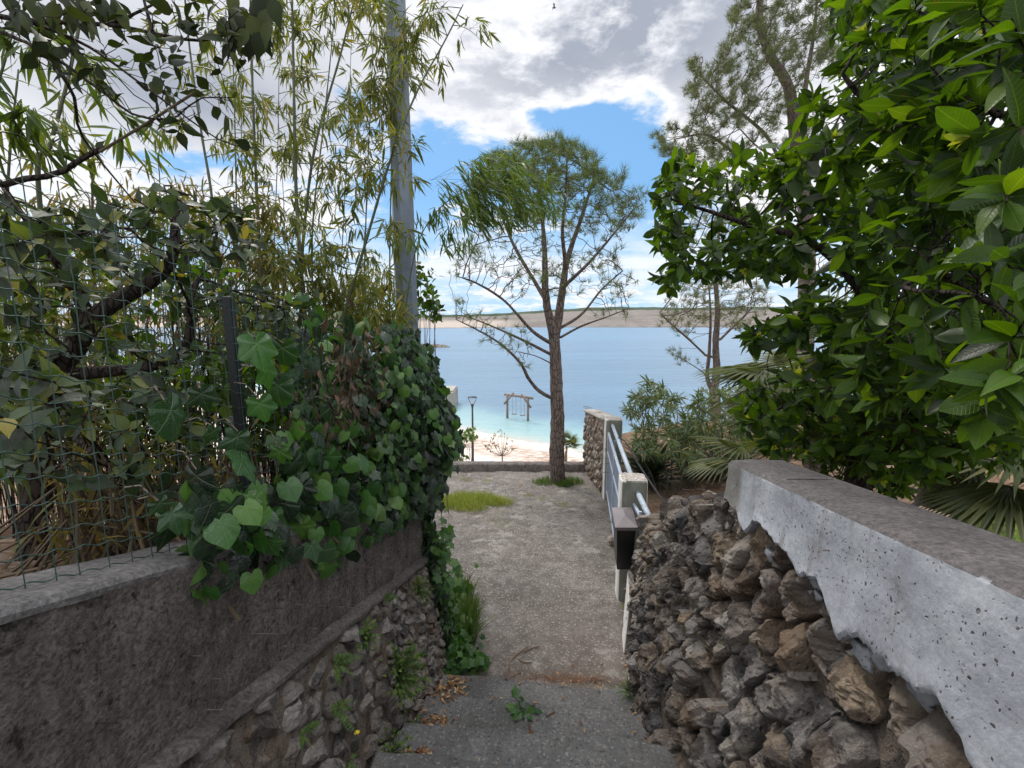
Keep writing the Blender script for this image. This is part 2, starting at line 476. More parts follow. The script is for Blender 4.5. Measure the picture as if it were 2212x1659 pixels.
def f_coping(k):
    n1 = k.noise(3.5, 8, .6, k.pos); n2 = k.noise(45, 6, .7, k.pos)
    c = k.ramp(n1, [(.3, (.075, .070, .069)), (.55, (.12, .114, .113)), (.75, (.185, .178, .177))])
    c = k.mix(.85, c, k.mix(k.sstep(k.noise(75, 7, .75, k.pos), .33, .67), (.5, .5, .5), (1.5, 1.5, 1.5)), 'MULTIPLY')
    return princ(k, c, .85, k.bump(n2, .7, .012), .2)
M_COPING = material('grey_cement', f_coping)
def f_ledge(k):
    n1 = k.noise(5, 8, .6, k.pos); n2 = k.noise(50, 6, .7, k.pos)
    c = k.ramp(n1, [(.3, (.070, .060, .056)), (.55, (.115, .101, .095)), (.75, (.18, .162, .152))])
    c = k.mix(.85, c, k.mix(k.sstep(k.noise(70, 7, .75, k.pos), .33, .67), (.45, .45, .45), (1.55, 1.55, 1.55)), 'MULTIPLY')
    return princ(k, c, .85, k.bump(n2, .8, .014), .2)
M_LEDGE = material('worn_cement_ledge', f_ledge)
def f_conc(k):
    """cast band, pale blue-grey, with air holes, rust runs, grime that runs down from the cap; cap is darker brown"""
    sp = k.n('ShaderNodeSeparateXYZ'); k.l.new(k.pos, sp.inputs[0])
    nz = k.n('ShaderNodeSeparateXYZ'); k.l.new(k.nrm, nz.inputs[0])
    n1 = k.noise(4, 8, .6, k.pos); n2 = k.noise(60, 6, .65, k.pos)
    c = k.ramp(n1, [(.3, (.22, .232, .258)), (.5, (.32, .34, .375)), (.72, (.42, .44, .47))])
    wp = k.mix(.02, k.pos, k.noise(40, 3, .6, k.pos, 0, 'Color'))
    pv = k.voro(95, 'F1', k.vmul(wp, (1, 1, .7))); ps = k.noise(7, 4, .6, k.pos)
    pit = k.m('MULTIPLY', k.sstep(pv, .24, .14), k.sstep(ps, .46, .58))
    pv2 = k.voro(24, 'F1', wp); pit2 = k.m('MULTIPLY', k.sstep(pv2, .13, .08), k.sstep(k.noise(5, 3, .5, k.pos), .45, .55))
    pit = k.m('MAXIMUM', pit, pit2)
    run = k.noise(9, 5, .6, k.vmul(k.pos, (2.2, 2.2, .22)))
    c = k.mix(k.m('MULTIPLY', k.sstep(run, .55, .68), .55), c, (.17, .155, .145))
    c = k.mix(k.sstep(sp.outputs[1], 1.55, 1.60), c, k.ramp(n1, [(.3, (.13, .125, .115)), (.7, (.24, .23, .215))]))
    c = k.mix(k.m('MULTIPLY', pit, .85), c, (.045, .042, .04))
    top = k.ramp(k.noise(6, 8, .65, k.pos), [(.3, (.058, .052, .052)), (.55, (.092, .083, .082)), (.8, (.155, .142, .136))])
    gr = k.mix(k.sstep(k.noise(80, 7, .75, k.pos), .33, .67), (.5, .5, .5), (1.5, 1.5, 1.5))
    top = k.mix(.9, top, gr, 'MULTIPLY'); c = k.mix(.22, c, gr, 'MULTIPLY')
    c = k.mix(k.sstep(k.m('ADD', nz.outputs[2], k.m('MULTIPLY', n1, .2)), .45, .7), c, top)
    h = k.m('SUBTRACT', k.m('ADD', k.m('MULTIPLY', n2, .35), k.m('MULTIPLY', n1, .3)), k.m('MULTIPLY', pit, .8))
    return princ(k, c, .8, k.bump(h, .6, .012), .3)
M_CONC = material('cast_concrete_band', f_conc)
def f_white(k):
    nz = k.n('ShaderNodeSeparateXYZ'); k.l.new(k.nrm, nz.inputs[0])
    n1 = k.noise(6, 8, .65, k.pos); n2 = k.noise(50, 6, .7, k.pos)
    w = k.ramp(n1, [(.3, (.55, .54, .52)), (.55, (.74, .73, .71)), (.8, (.82, .81, .80))])
    g = k.ramp(k.noise(5, 8, .7, k.vmul(k.pos, (1.5, 1.5, .6))), [(.3, (.15, .155, .12)), (.55, (.27, .275, .235)), (.8, (.40, .40, .36))])
    front = k.sstep(k.m('MULTIPLY', nz.outputs[1], -1.0), .6, .8)
    c = k.mix(front, w, g)
    c = k.mix(k.sstep(nz.outputs[2], .6, .8), c, k.ramp(n2, [(.35, (.12, .10, .085)), (.5, (.30, .27, .24)), (.65, (.55, .5, .46))]))
    c = k.mix(k.m('MULTIPLY', k.sstep(n1, .60, .68), .6), c, (.13, .12, .10))
    return princ(k, c, .85, k.bump(n2, .35, .008), .2)
M_WHITE = material('flaking_white_paint_on_concrete', f_white)

def f_path(k):
    sp = k.n('ShaderNodeSeparateXYZ'); k.l.new(k.pos, sp.inputs[0])
    n1 = k.noise(1.3, 8, .6, k.pos, .3); n2 = k.noise(90, 4, .6, k.pos); n3 = k.noise(9, 8, .7, k.pos)
    agg = k.voro(95, 'F1', k.pos, 'Color'); ag = k.n('ShaderNodeSeparateXYZ'); k.l.new(agg, ag.inputs[0])
    c = k.ramp(n1, [(.3, (.092, .080, .071)), (.5, (.128, .114, .103)), (.7, (.168, .151, .138))])
    c = k.mix(.6, c, k.mix(k.sstep(n3, .3, .7), (.45, .45, .45), (1.5, 1.5, 1.5)), 'MULTIPLY')
    c = k.mix(k.m('MULTIPLY', k.sstep(ag.outputs[0], .82, .97), .55), c, (.38, .355, .33))
    c = k.mix(k.m('MULTIPLY', k.sstep(ag.outputs[1], .85, .97), .6), c, (.06, .05, .045))
    moss = k.sstep(k.noise(1.1, 5, .6, k.pos), .52, .70)
    far = k.sstep(sp.outputs[1], 5.0, 6.3)
    c = k.mix(k.m('MULTIPLY', moss, k.m('ADD', .15, k.m('MULTIPLY', far, .35))), c, (.085, .085, .04))
    wp = k.m('MULTIPLY', k.sstep(k.noise(4.5, 8, .7, k.pos), .54, .62), k.sstep(k.noise(1.1, 3, .5, k.pos), .42, .55))
    c = k.mix(k.m('MULTIPLY', wp, .28), c, (.38, .365, .35))
    ck = k.voro(.42, 'DISTANCE_TO_EDGE', k.mix(.22, k.pos, k.noise(3.0, 7, .65, k.pos, 0, 'Color')))
    cr = k.m('MULTIPLY', k.sstep(ck, .004, .001), k.sstep(k.noise(.9, 3, .5, k.pos), .46, .56))
    c = k.mix(k.m('MULTIPLY', cr, .8), c, (.035, .03, .026))
    dirt = k.m('MULTIPLY', k.sstep(k.m('ADD', sp.outputs[1], k.m('MULTIPLY', n1, 1.4)), 5.0, 3.4), .5)
    c = k.mix(dirt, c, k.mix(.5, c, (.10, .078, .055)))
    h = k.m('ADD', k.m('ADD', k.m('MULTIPLY', n3, .5), k.m('MULTIPLY', n2, .5)), k.m('MULTIPLY', cr, -.6))
    return princ(k, c, .9, k.bump(h, .65, .012), .2)
M_PATH = material('old_speckled_concrete', f_path)
def f_stair(k):
    n1 = k.noise(2.0, 8, .6, k.pos); n2 = k.noise(70, 5, .65, k.pos); n3 = k.noise(12, 8, .7, k.pos)
    c = k.ramp(n1, [(.3, (.075, .072, .070)), (.5, (.118, .114, .111)), (.7, (.175, .170, .164))])
    c = k.mix(.5, c, k.mix(n3, (.3, .3, .3), (1.7, 1.7, 1.7)), 'MULTIPLY')
    c = k.mix(k.m('MULTIPLY', k.sstep(n2, .56, .66), .6), c, (.34, .325, .31))
    c = k.mix(k.m('MULTIPLY', k.sstep(n2, .43, .36), .7), c, (.03, .028, .027))
    c = k.mix(k.m('MULTIPLY', k.sstep(k.noise(1.7, 4, .5, k.pos), .55, .7), .4), c, (.07, .08, .04))
    h = k.m('ADD', k.m('MULTIPLY', n3, .6), k.m('MULTIPLY', n2, .5))
    return princ(k, c, .9, k.bump(h, .8, .014), .2)
M_STAIR = material('dark_worn_concrete', f_stair)
def f_ground(k):
    sp = k.n('ShaderNodeSeparateXYZ'); k.l.new(k.pos, sp.inputs[0])
    n1 = k.noise(3, 8, .65, k.pos); n2 = k.noise(30, 6, .7, k.pos); v = k.voro(14, 'F1', k.pos)
    c = k.ramp(n1, [(.3, (.075, .045, .028)), (.5, (.145, .095, .062)), (.7, (.23, .165, .115))])
    c = k.mix(k.m('MULTIPLY', k.sstep(v, .35, .15), .5), c, (.30, .24, .19))
    left = k.sstep(k.m('MULTIPLY', sp.outputs[0], -1.0), .7, 1.6)
    lc = k.ramp(n2, [(.3, (.12, .075, .052)), (.5, (.30, .22, .175)), (.7, (.50, .41, .35))])
    c = k.mix(k.m('MULTIPLY', left, k.sstep(n1, .45, .60)), c, lc)
    lawn = k.m('MULTIPLY', k.sstep(sp.outputs[0], 2.6, 3.6), k.sstep(sp.outputs[1], 5.0, 4.0))
    gc = k.ramp(n2, [(.3, (.05, .075, .015)), (.6, (.12, .17, .035)), (.8, (.2, .2, .08))])
    c = k.mix(k.m('MULTIPLY', lawn, k.sstep(n1, .35, .5)), c, gc)
    h = k.m('ADD', k.m('MULTIPLY', n1, .6), k.m('MULTIPLY', n2, .5))
    return princ(k, c, .95, k.bump(h, 1.0, .03), .1)
M_GROUND = material('stony_soil', f_ground)
def f_beach(k):
    sp = k.n('ShaderNodeSeparateXYZ'); k.l.new(k.pos, sp.inputs[0])
    d = k.m('MULTIPLY', k.m('ADD', k.m('ADD', sp.outputs[1], -38.3), k.m('MULTIPLY', sp.outputs[0], .7)), .82)
    n1 = k.noise(.5, 6, .6, k.pos); n2 = k.noise(6, 5, .7, k.pos)
    c = k.ramp(n2, [(.3, (.50, .435, .385)), (.55, (.60, .535, .485)), (.75, (.66, .60, .555))])
    dd = k.m('ADD', d, k.m('MULTIPLY', k.m('SUBTRACT', n1, .5), 3.0))
    wrack = k.m('MULTIPLY', k.m('MULTIPLY', k.sstep(dd, -7.0, -4.8), k.sstep(dd, -1.2, -2.6)), k.sstep(k.noise(2.2, 7, .75, k.vmul(k.pos, (.7, 1.8, 1))), .42, .56))
    c = k.mix(k.m('MULTIPLY', wrack, .85), c, (.25, .155, .105))
    wet = k.sstep(d, -1.6, -.2)
    c = k.mix(k.m('MULTIPLY', wet, .6), c, (.52, .47, .39))
    return princ(k, c, .9, k.bump(n2, .4, .03), .2)
M_BEACH = material('white_pebble', f_beach)
def f_sea(k):
    sp = k.n('ShaderNodeSeparateXYZ'); k.l.new(k.pos, sp.inputs[0])
    d = k.m('MULTIPLY', k.m('ADD', k.m('ADD', sp.outputs[1], -38.3), k.m('MULTIPLY', sp.outputs[0], .7)), .82)
    n = k.noise(.12, 5, .6, k.pos); nn = k.noise(.5, 4, .6, k.vmul(k.pos, (1, .5, 1)))
    dd = k.m('ADD', d, k.m('MULTIPLY', k.m('SUBTRACT', n, .5), 7.0))
    dl = k.m('DIVIDE', k.m('LOGARITHM', k.m('MAXIMUM', k.m('ADD', dd, 1.0), 1.0), 10.0), 3.0)
    c = k.ramp(dl, [(0.0, (.41, .40, .36)), (.10, (.33, .40, .375)), (.20, (.24, .365, .37)), (.285, (.20, .32, .345)), (.325, (.15, .245, .30)), (.36, (.115, .185, .255)), (.62, (.110, .175, .245)), (.80, (.125, .20, .28)), (1.0, (.125, .20, .28))])
    str_ = k.noise(.02, 5, .65, k.vmul(k.pos, (.25, 1.4, 1)))
    c = k.mix(k.m('MULTIPLY', k.m('MULTIPLY', k.sstep(str_, .46, .62), k.sstep(d, 12, 40)), .28), c, (.15, .27, .39))
    w1 = k.noise(.9, 5, .6, k.vmul(k.pos, (.45, 1.0, 1))); w2 = k.noise(.10, 5, .65, k.vmul(k.pos, (.35, 1.0, 1)))
    h = k.m('ADD', k.m('MULTIPLY', w1, .25), k.m('MULTIPLY', w2, 1.2))
    b = k.n('ShaderNodeBsdfPrincipled')
    k.set(b.inputs['Base Color'], c); b.inputs['Roughness'].default_value = .28; b.inputs['IOR'].default_value = 1.33
    k.l.new(k.bump(h, .9, 1.2), b.inputs['Normal'])
    return b.outputs[0]
M_SEA = material('clear_sea_water', f_sea)
def f_hill(k):
    sp = k.n('ShaderNodeSeparateXYZ'); k.l.new(k.pos, sp.inputs[0])
    n1 = k.noise(.012, 6, .6, k.pos); n2 = k.noise(.10, 7, .7, k.vmul(k.pos, (1, 1, 3)))
    c = k.ramp(n2, [(.3, (.125, .112, .102)), (.5, (.18, .163, .150)), (.7, (.23, .21, .195))])
    c = k.mix(k.sstep(n1, .48, .62), c, (.145, .128, .115))
    pale = k.m('MULTIPLY', k.sstep(k.m('ADD', sp.outputs[0], k.m('MULTIPLY', n2, 60)), 60, -10), k.sstep(sp.outputs[2], 1.0, -4.0))
    c = k.mix(k.m('MULTIPLY', pale, .85), c, (.40, .345, .30))
    bush = k.sstep(k.m('ADD', sp.outputs[2], k.m('MULTIPLY', n2, 7.0)), 22.0, 24.0)
    c = k.mix(bush, c, (.06, .085, .05))
    rock = k.sstep(k.m('ADD', sp.outputs[2], k.m('MULTIPLY', n2, 2.4)), -8.1, -8.6)
    c = k.mix(rock, c, (.11, .10, .095))
    return princ(k, c, .95, k.bump(n2, .6, 3.0), .1)
M_HILL = material('dry_scrub_hillside', f_hill)

M_STEEL = plain('galvanized_steel', (.17, .20, .24), .42, .5, .5, .6, 9)
M_RAIL = plain('pale_blue_grey_painted_steel', (.36, .42, .50), .5, .0, .5, .3, 25)
M_RAILD = plain('blue_grey_expanded_metal', (.20, .24, .31), .55, .0, .4, .3, 25)
M_BLACK = plain('black_painted_sheet_metal', (.008, .008, .009), .38, .0, .5, .3, 30)
M_LID = plain('grey_weathered_sheet_metal', (.17, .15, .155), .55, .2, .4, .5, 12)
M_DPOST = plain('dark_green_painted_post', (.007, .010, .011), .5, .0, .4, .3, 18)
M_WIRE = plain('dark_green_coated_wire', (.026, .056, .046), .5, .0, .4, .2, 18)
M_CABLE = plain('black_rubber_cable', (.014, .014, .016), .5)
M_DARKST = plain('dark_lamp_steel', (.035, .036, .038), .5, .3, .4)
M_LOG = bark('grey_brown_log', (.085, .062, .05), (.26, .21, .175), .6, .4)
M_ROPE = plain('pale_rope', (.25, .27, .27), .8)
M_LAMP = plain('frosted_lamp_glass', (.55, .57, .58), .3)
M_DISC = plain('white_moulded_plastic', (.50, .56, .66), .45, 0, .4, .1)
M_QUAY = plain('grey_quay_concrete', (.33, .31, .28), .9, 0, .2, .7, 4, .5)
M_BARK_P = bark('pine_bark', (.040, .030, .027), (.185, .145, .125), 1.0, 1.0)
M_BARK_D = bark('dark_bark', (.012, .010, .009), (.050, .040, .034), 1.6)
M_BARK_L = bark('grey_twig_bark', (.07, .055, .042), (.17, .14, .115), 2.0)
def f_culm(k):
    n = k.noise(12, 4, .6, k.pos); n2 = k.noise(60, 3, .6, k.vmul(k.pos, (1, 1, .05)))
    c = k.ramp(k.isl, [(0, (.030, .040, .016)), (.5, (.055, .065, .025)), (1, (.095, .090, .04))])
    c = k.mix(.5, c, k.mix(n, (.35, .35, .35), (1.5, 1.5, 1.5)), 'MULTIPLY')
    return princ(k, c, .5, k.bump(n2, .1, .003), .4)
M_CULM = material('bamboo_culm', f_culm)
L_LAUREL = leafmat('laurel_leaf', [(0, (.007, .018, .004)), (.30, (.019, .046, .006)), (.65, (.040, .090, .008)), (.9, (.062, .125, .009)), (1, (.080, .135, .012))], .42, None, .40, .30, (2.0, 1.9, .28), .6, 'pinnate')
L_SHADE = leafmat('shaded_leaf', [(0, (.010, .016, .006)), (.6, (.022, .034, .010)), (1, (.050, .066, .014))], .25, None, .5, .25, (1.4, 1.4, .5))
L_YOUNG = leafmat('young_laurel_leaf', [(0, (.20, .28, .025)), (.6, (.32, .36, .04)), (1, (.26, .25, .05))], .45, None, .45, .4, (1.4, 1.3, .5))
L_IVY = leafmat('ivy_leaf', [(0, (.004, .012, .007)), (.4, (.010, .030, .013)), (.7, (.020, .060, .018)), (.9, (.042, .10, .022)), (1, (.085, .15, .032))], .20, None, .25, .6, (1.6, 1.9, .5), 0, 'palmate')
L_IVYB = leafmat('fresh_ivy_leaf', [(0, (.022, .080, .018)), (.6, (.048, .135, .024)), (1, (.095, .19, .032))], .30, None, .28, .5, (1.5, 1.6, .5), 0, 'palmate')
L_DEAD = leafmat('dead_leaf', [(0, (.025, .018, .013)), (.5, (.055, .038, .025)), (.85, (.10, .070, .045)), (1, (.20, .14, .085))], .12, None, .7, .2, (1.2, 1.1, .9))
L_LITTER = leafmat('fallen_leaf', [(0, (.13, .060, .026)), (.4, (.27, .14, .06)), (.75, (.40, .25, .12)), (1, (.50, .41, .30))], .1, None, .7, .2, (1.2, 1.1, .9))
L_BAMB = leafmat('bamboo_leaf', [(0, (.050, .072, .016)), (.4, (.095, .118, .024)), (.75, (.15, .165, .032)), (.92, (.22, .20, .045)), (1, (.25, .18, .07))], .42, None, .5, .35, (1.5, 1.5, .5))
L_BAMBD = leafmat('dark_bamboo_leaf', [(0, (.035, .065, .014)), (.5, (.065, .11, .02)), (1, (.12, .165, .028))], .38, None, .45, .4, (1.6, 1.6, .45))
L_DRYB = leafmat('dry_bamboo_leaf', [(0, (.050, .055, .018)), (.35, (.12, .095, .032)), (.7, (.12, .14, .032)), (1, (.26, .17, .06))], .42, None, .6, .3, (1.5, 1.35, .6))
L_SHRUB = leafmat('grey_green_leaf', [(0, (.008, .016, .008)), (.4, (.022, .040, .018)), (.75, (.046, .076, .034)), (.93, (.10, .125, .04)), (1, (.26, .21, .03))], .32, None, .45, .35, (1.6, 1.6, .4), 0, 'pinnate')
L_PINE = leafmat('pine_needle', [(0, (.055, .078, .026)), (.5, (.098, .132, .042)), (1, (.155, .185, .060))], .25, None, .55, .3, (1.3, 1.4, .6))
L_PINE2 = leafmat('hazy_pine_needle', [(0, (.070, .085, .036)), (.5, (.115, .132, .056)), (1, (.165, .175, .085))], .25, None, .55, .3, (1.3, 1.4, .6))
L_OLEA = leafmat('oleander_leaf', [(0, (.065, .100, .045)), (.5, (.115, .160, .070)), (.9, (.165, .205, .085)), (1, (.25, .20, .06))], .3, None, .45, .4, (1.4, 1.4, .6))
L_STRAP = leafmat('strap_leaf', [(0, (.020, .040, .020)), (.6, (.040, .066, .032)), (1, (.085, .105, .05))], .15, None, .4, .45, (1.3, 1.4, .6))
L_PALM = leafmat('palm_frond', [(0, (.045, .060, .022)), (.6, (.078, .098, .034)), (1, (.13, .135, .05))], .35, None, .45, .4, (1.4, 1.4, .6))
L_GRASS = leafmat('grass_blade', [(0, (.13, .19, .035)), (.5, (.22, .28, .055)), (.85, (.32, .34, .09)), (1, (.42, .35, .16))], .40, None, .6, .3, (1.3, 1.3, .6))
L_WEED = leafmat('weed_leaf', [(0, (.045, .085, .022)), (.5, (.085, .145, .032)), (1, (.13, .19, .04))], .35, None, .5, .35, (1.4, 1.4, .6))
L_YEL = leafmat('yellow_petal', [(0, (.75, .55, .02)), (1, (.8, .6, .03))], .3, None, .5, .3, (1, 1, .5))
M_TWIG = plain('dry_twig', (.16, .10, .06), .9)
M_CANE = plain('dry_cane', (.085, .062, .038), .7, 0, .3, .6, 8)
M_POT = plain('black_plastic_pot', (.028, .024, .028), .5)
M_SLAB = plain('pinkish_paving_stone', (.36, .25, .20), .9, 0, .2, .5, 8, .4)
M_FEATHER = plain('dark_feather', (.03, .03, .035), .8)
M_ISLET = m_stone('sea_rock', [(0, (.16, .135, .11)), (1, (.22, .19, .16))], .15, (.3, .27, .23), .6)
# =================================================================== setting
def sst(x, a, b):
    t = np.clip((np.asarray(x, float) - a) / (b - a), 0, 1); return t * t * (3 - 2 * t)
def path_z(y): return -2.47 - .07 * (y - 3)
def beach_z(x, y):
    d = (y - 38.3 + .7 * x) * .82
    return np.minimum(-10 - .050 * d, -9.15 + .0 * d)
def ground_z(x, y):
    x = np.asarray(x, float); y = np.asarray(y, float)
    zp = path_z(np.maximum(y, 2.9)) - .06
    wl = -.98 + .085 * y; wr = .93 + .084 * y
    zl = np.maximum(-.62 - .30 * (np.maximum(y, -1) - .7), zp)
    zl = zl + (zp - zl) * sst(y, 2.45, 3.05)
    zr = -2.28 + .25 * sst(x, 2.0, 4.0) + 0 * y
    zc = np.where(y < 2.75, -3.1, zp)
    z = np.where(x < wl, zl, np.where(x > wr, zr, zc))
    drop = sst(y, 9.15, 12.6)
    z = z * (1 - drop) + (-9.4) * drop
    return np.where(y > 12.6, np.minimum(-9.4, beach_z(x, y) - .25), z)

def axis(*segs):
    out = []
    for a, b, st in segs: out += list(np.arange(a, b, st))
    return np.array(out + [segs[-1][1]])
xs = axis((-420, -60, 40), (-60, -8, 3), (-8, -2.4, .3), (-2.4, 2.6, .08), (2.6, 9, .3), (9, 60, 3), (60, 420, 40))
ys = axis((-40, -2, 4), (-2, 9.2, .1), (9.2, 13, .2), (13, 60, 2.5), (60, 90, 10))
Xg, Yg = np.meshgrid(xs, ys, indexing='ij')
Zg = ground_z(Xg, Yg)
for i in range(len(xs)):
    for j in range(len(ys)):
        if -9 < xs[i] < 10 and ys[j] < 13:
            Zg[i, j] += .05 * mn.fractal(Vector((xs[i] * 1.7, ys[j] * 1.7, 0)), 1, 2, 4)
mb = MB(); mb.grid(np.stack([Xg, Yg, Zg], -1))
tag(mb.build('ground', M_GROUND, smooth=True), 'stony brown garden soil falling to the shore', 'ground', kind='structure')

xs = axis((-90, -30, 5), (-30, 30, .8), (30, 90, 5)); ys = axis((12.0, 46, .6), (46, 110, 8))
Xg, Yg = np.meshgrid(xs, ys, indexing='ij'); Zg = beach_z(Xg, Yg)
for i in range(len(xs)):
    for j in range(len(ys)):
        Zg[i, j] += .06 * mn.fractal(Vector((xs[i] * .5, ys[j] * .5, 3)), 1, 2, 3)
mb = MB(); mb.grid(np.stack([Xg, Yg, Zg], -1))
tag(mb.build('beach', M_BEACH, smooth=True), 'pale pebble beach with a brown line of seaweed', 'beach', kind='structure')
mb = MB(); xs = axis((-4500, 4500, 300)); ys = axis((14, 100, 20), (100, 5000, 300))
Xg, Yg = np.meshgrid(xs, ys, indexing='ij'); mb.grid(np.stack([Xg, Yg, np.full_like(Xg, -10)], -1))
tag(mb.build('sea', M_SEA, smooth=True), 'calm blue bay turning turquoise at the beach', 'sea', kind='structure')

# far shore
mb = MB(); xs = np.linspace(-1500, 1900, 260); vs = np.linspace(0, 1, 26)
P = np.zeros((len(xs), len(vs), 3))
for i, x in enumerate(xs):
    hx = 19.5 + 17.0 * sst(x, -150, 300) + 3.0 * mn.noise(Vector((x * .004, 0, 0))) + 1.0 * mn.noise(Vector((x * .02, 5, 0)))
    y0 = 610 + 60 * mn.noise(Vector((x * .003, 9, 0))) - 90 * sst(x, 20, -160) * sst(x, -420, -160) 
    for j, v in enumerate(vs):
        z = -10.5 + hx * (v ** .8) + 1.6 * mn.fractal(Vector((x * .03, v * 7, 2)), 1, 2, 4) * min(1, v * 4)
        P[i, j] = (x, y0 + v * 420 + 6 * mn.noise(Vector((x * .05, v * 3, 1))), z)
mb.grid(P)
tag(mb.build('hills', M_HILL, smooth=True), 'low dry brown hills across the bay', 'hills', kind='structure')

tl = MB(); xs = np.linspace(-1450, 1850, 900); rows = []
for i, x in enumerate(xs):
    hx = 19.5 + 17.0 * sst(x, -150, 300) + 3.0 * mn.noise(Vector((x * .004, 0, 0))) + 1.0 * mn.noise(Vector((x * .02, 5, 0)))
    y0 = 610 + 60 * mn.noise(Vector((x * .003, 9, 0))) - 90 * sst(x, 20, -160) * sst(x, -420, -160)
    b = 1.3 + 1.1 * mn.fractal(Vector((x * .02, 1, 1)), .7, 2, 3) + .5 * mn.noise(Vector((x * .15, 2, 2)))
    rows.append([(x, y0 + v * 420 + 4 * mn.noise(Vector((x * .1, v * 9, 0))), -10.5 + hx * (v ** .8) + q * max(.2, b)) for v, q in ((.80, -1.0), (.82, 1.0), (.88, 1.6), (.95, 1.7), (1.0, 1.5), (1.02, -2))])
tl.grid(np.array(rows)); M_WOOD = plain('dark_far_scrub', (.055, .075, .048), .95, 0, .1, .8, .12, .5)
tag(tl.build('treeline', M_WOOD), 'dark green band of scrub along the ridge of the far hills', 'treeline', kind='stuff')

# path sheet
xs = axis((-4.2, -1.0, .12), (-1.0, 1.7, .03)); ys = axis((2.5, 6.5, .03), (6.5, 9.1, .05))
Xg, Yg = np.meshgrid(xs, ys, indexing='ij'); Zg = path_z(Yg)
for i in range(len(xs)):
    for j in range(len(ys)):
        x, y = xs[i], ys[j]
        rough = .004 + .018 * sst(y + .35 * mn.noise(Vector((x * 1.2, y * .6, 4))) * 2, 5.6, 5.75)
        Zg[i, j] += rough * mn.fractal(Vector((x * 5, y * 5, 1)), .8, 2, 5) - .02 * sst(y, 5.6, 5.8)
        if x > .98 + .10 * y - .02 * y: Zg[i, j] -= .25 * sst(x, 1.02 + .085 * y, 1.12 + .085 * y)
        if x < -.50 and y < 3.3: Zg[i, j] -= .2
mb = MB(); mb.grid(np.stack([Xg, Yg, Zg], -1))
tag(mb.build('path', M_PATH, smooth=True), 'old speckled concrete path sloping to the terrace edge', 'path', kind='structure')

# stairs
AZ = R(6); ea = np.array([math.sin(AZ), math.cos(AZ), 0]); ec = np.array([math.cos(AZ), -math.sin(AZ), 0])
nos = [(2.68, -2.285), (2.30, -2.11), (1.95, -1.94), (1.63, -1.775), (1.32, -1.61), (1.0, -1.45), (-2.5, -1.45)]
prof = [(2.72, -2.75), (2.71, -2.5)]
for k in range(len(nos) - 1):
    a, z = nos[k]; b = nos[k + 1][0]; zn = nos[k + 1][1]
    prof += [(a + .012, z - .06), (a + .006, z - .018), (a - .006, z - .004), (a - .03, z)]
    prof += [(a - .03 + (b - a + .04) * f, z + .006 * f) for f in (.33, .66, 1.0)]
    if k < len(nos) - 2: prof += [(b + .008, z + .03)]
ws = np.linspace(-.75, .98, 60); P = np.zeros((len(ws), len(prof), 3))
for i, w in enumerate(ws):
    for j, (a, z) in enumerate(prof):
        n = mn.fractal(Vector((w * 3, a * 6, z * 6)), .8, 2, 4); n2 = mn.noise(Vector((w * 2.2, a * 2.1, 8)))
        p = ea * (a + .018 * n + .012 * n2) + ec * w
        P[i, j] = (p[0] + .02, p[1], z + .008 * n + .008 * n2)
mb = MB(); mb.grid(P[:, ::-1])
tag(mb.build('stairs', M_STAIR, smooth=True), 'worn dark concrete steps going down between two walls', 'steps', kind='structure')

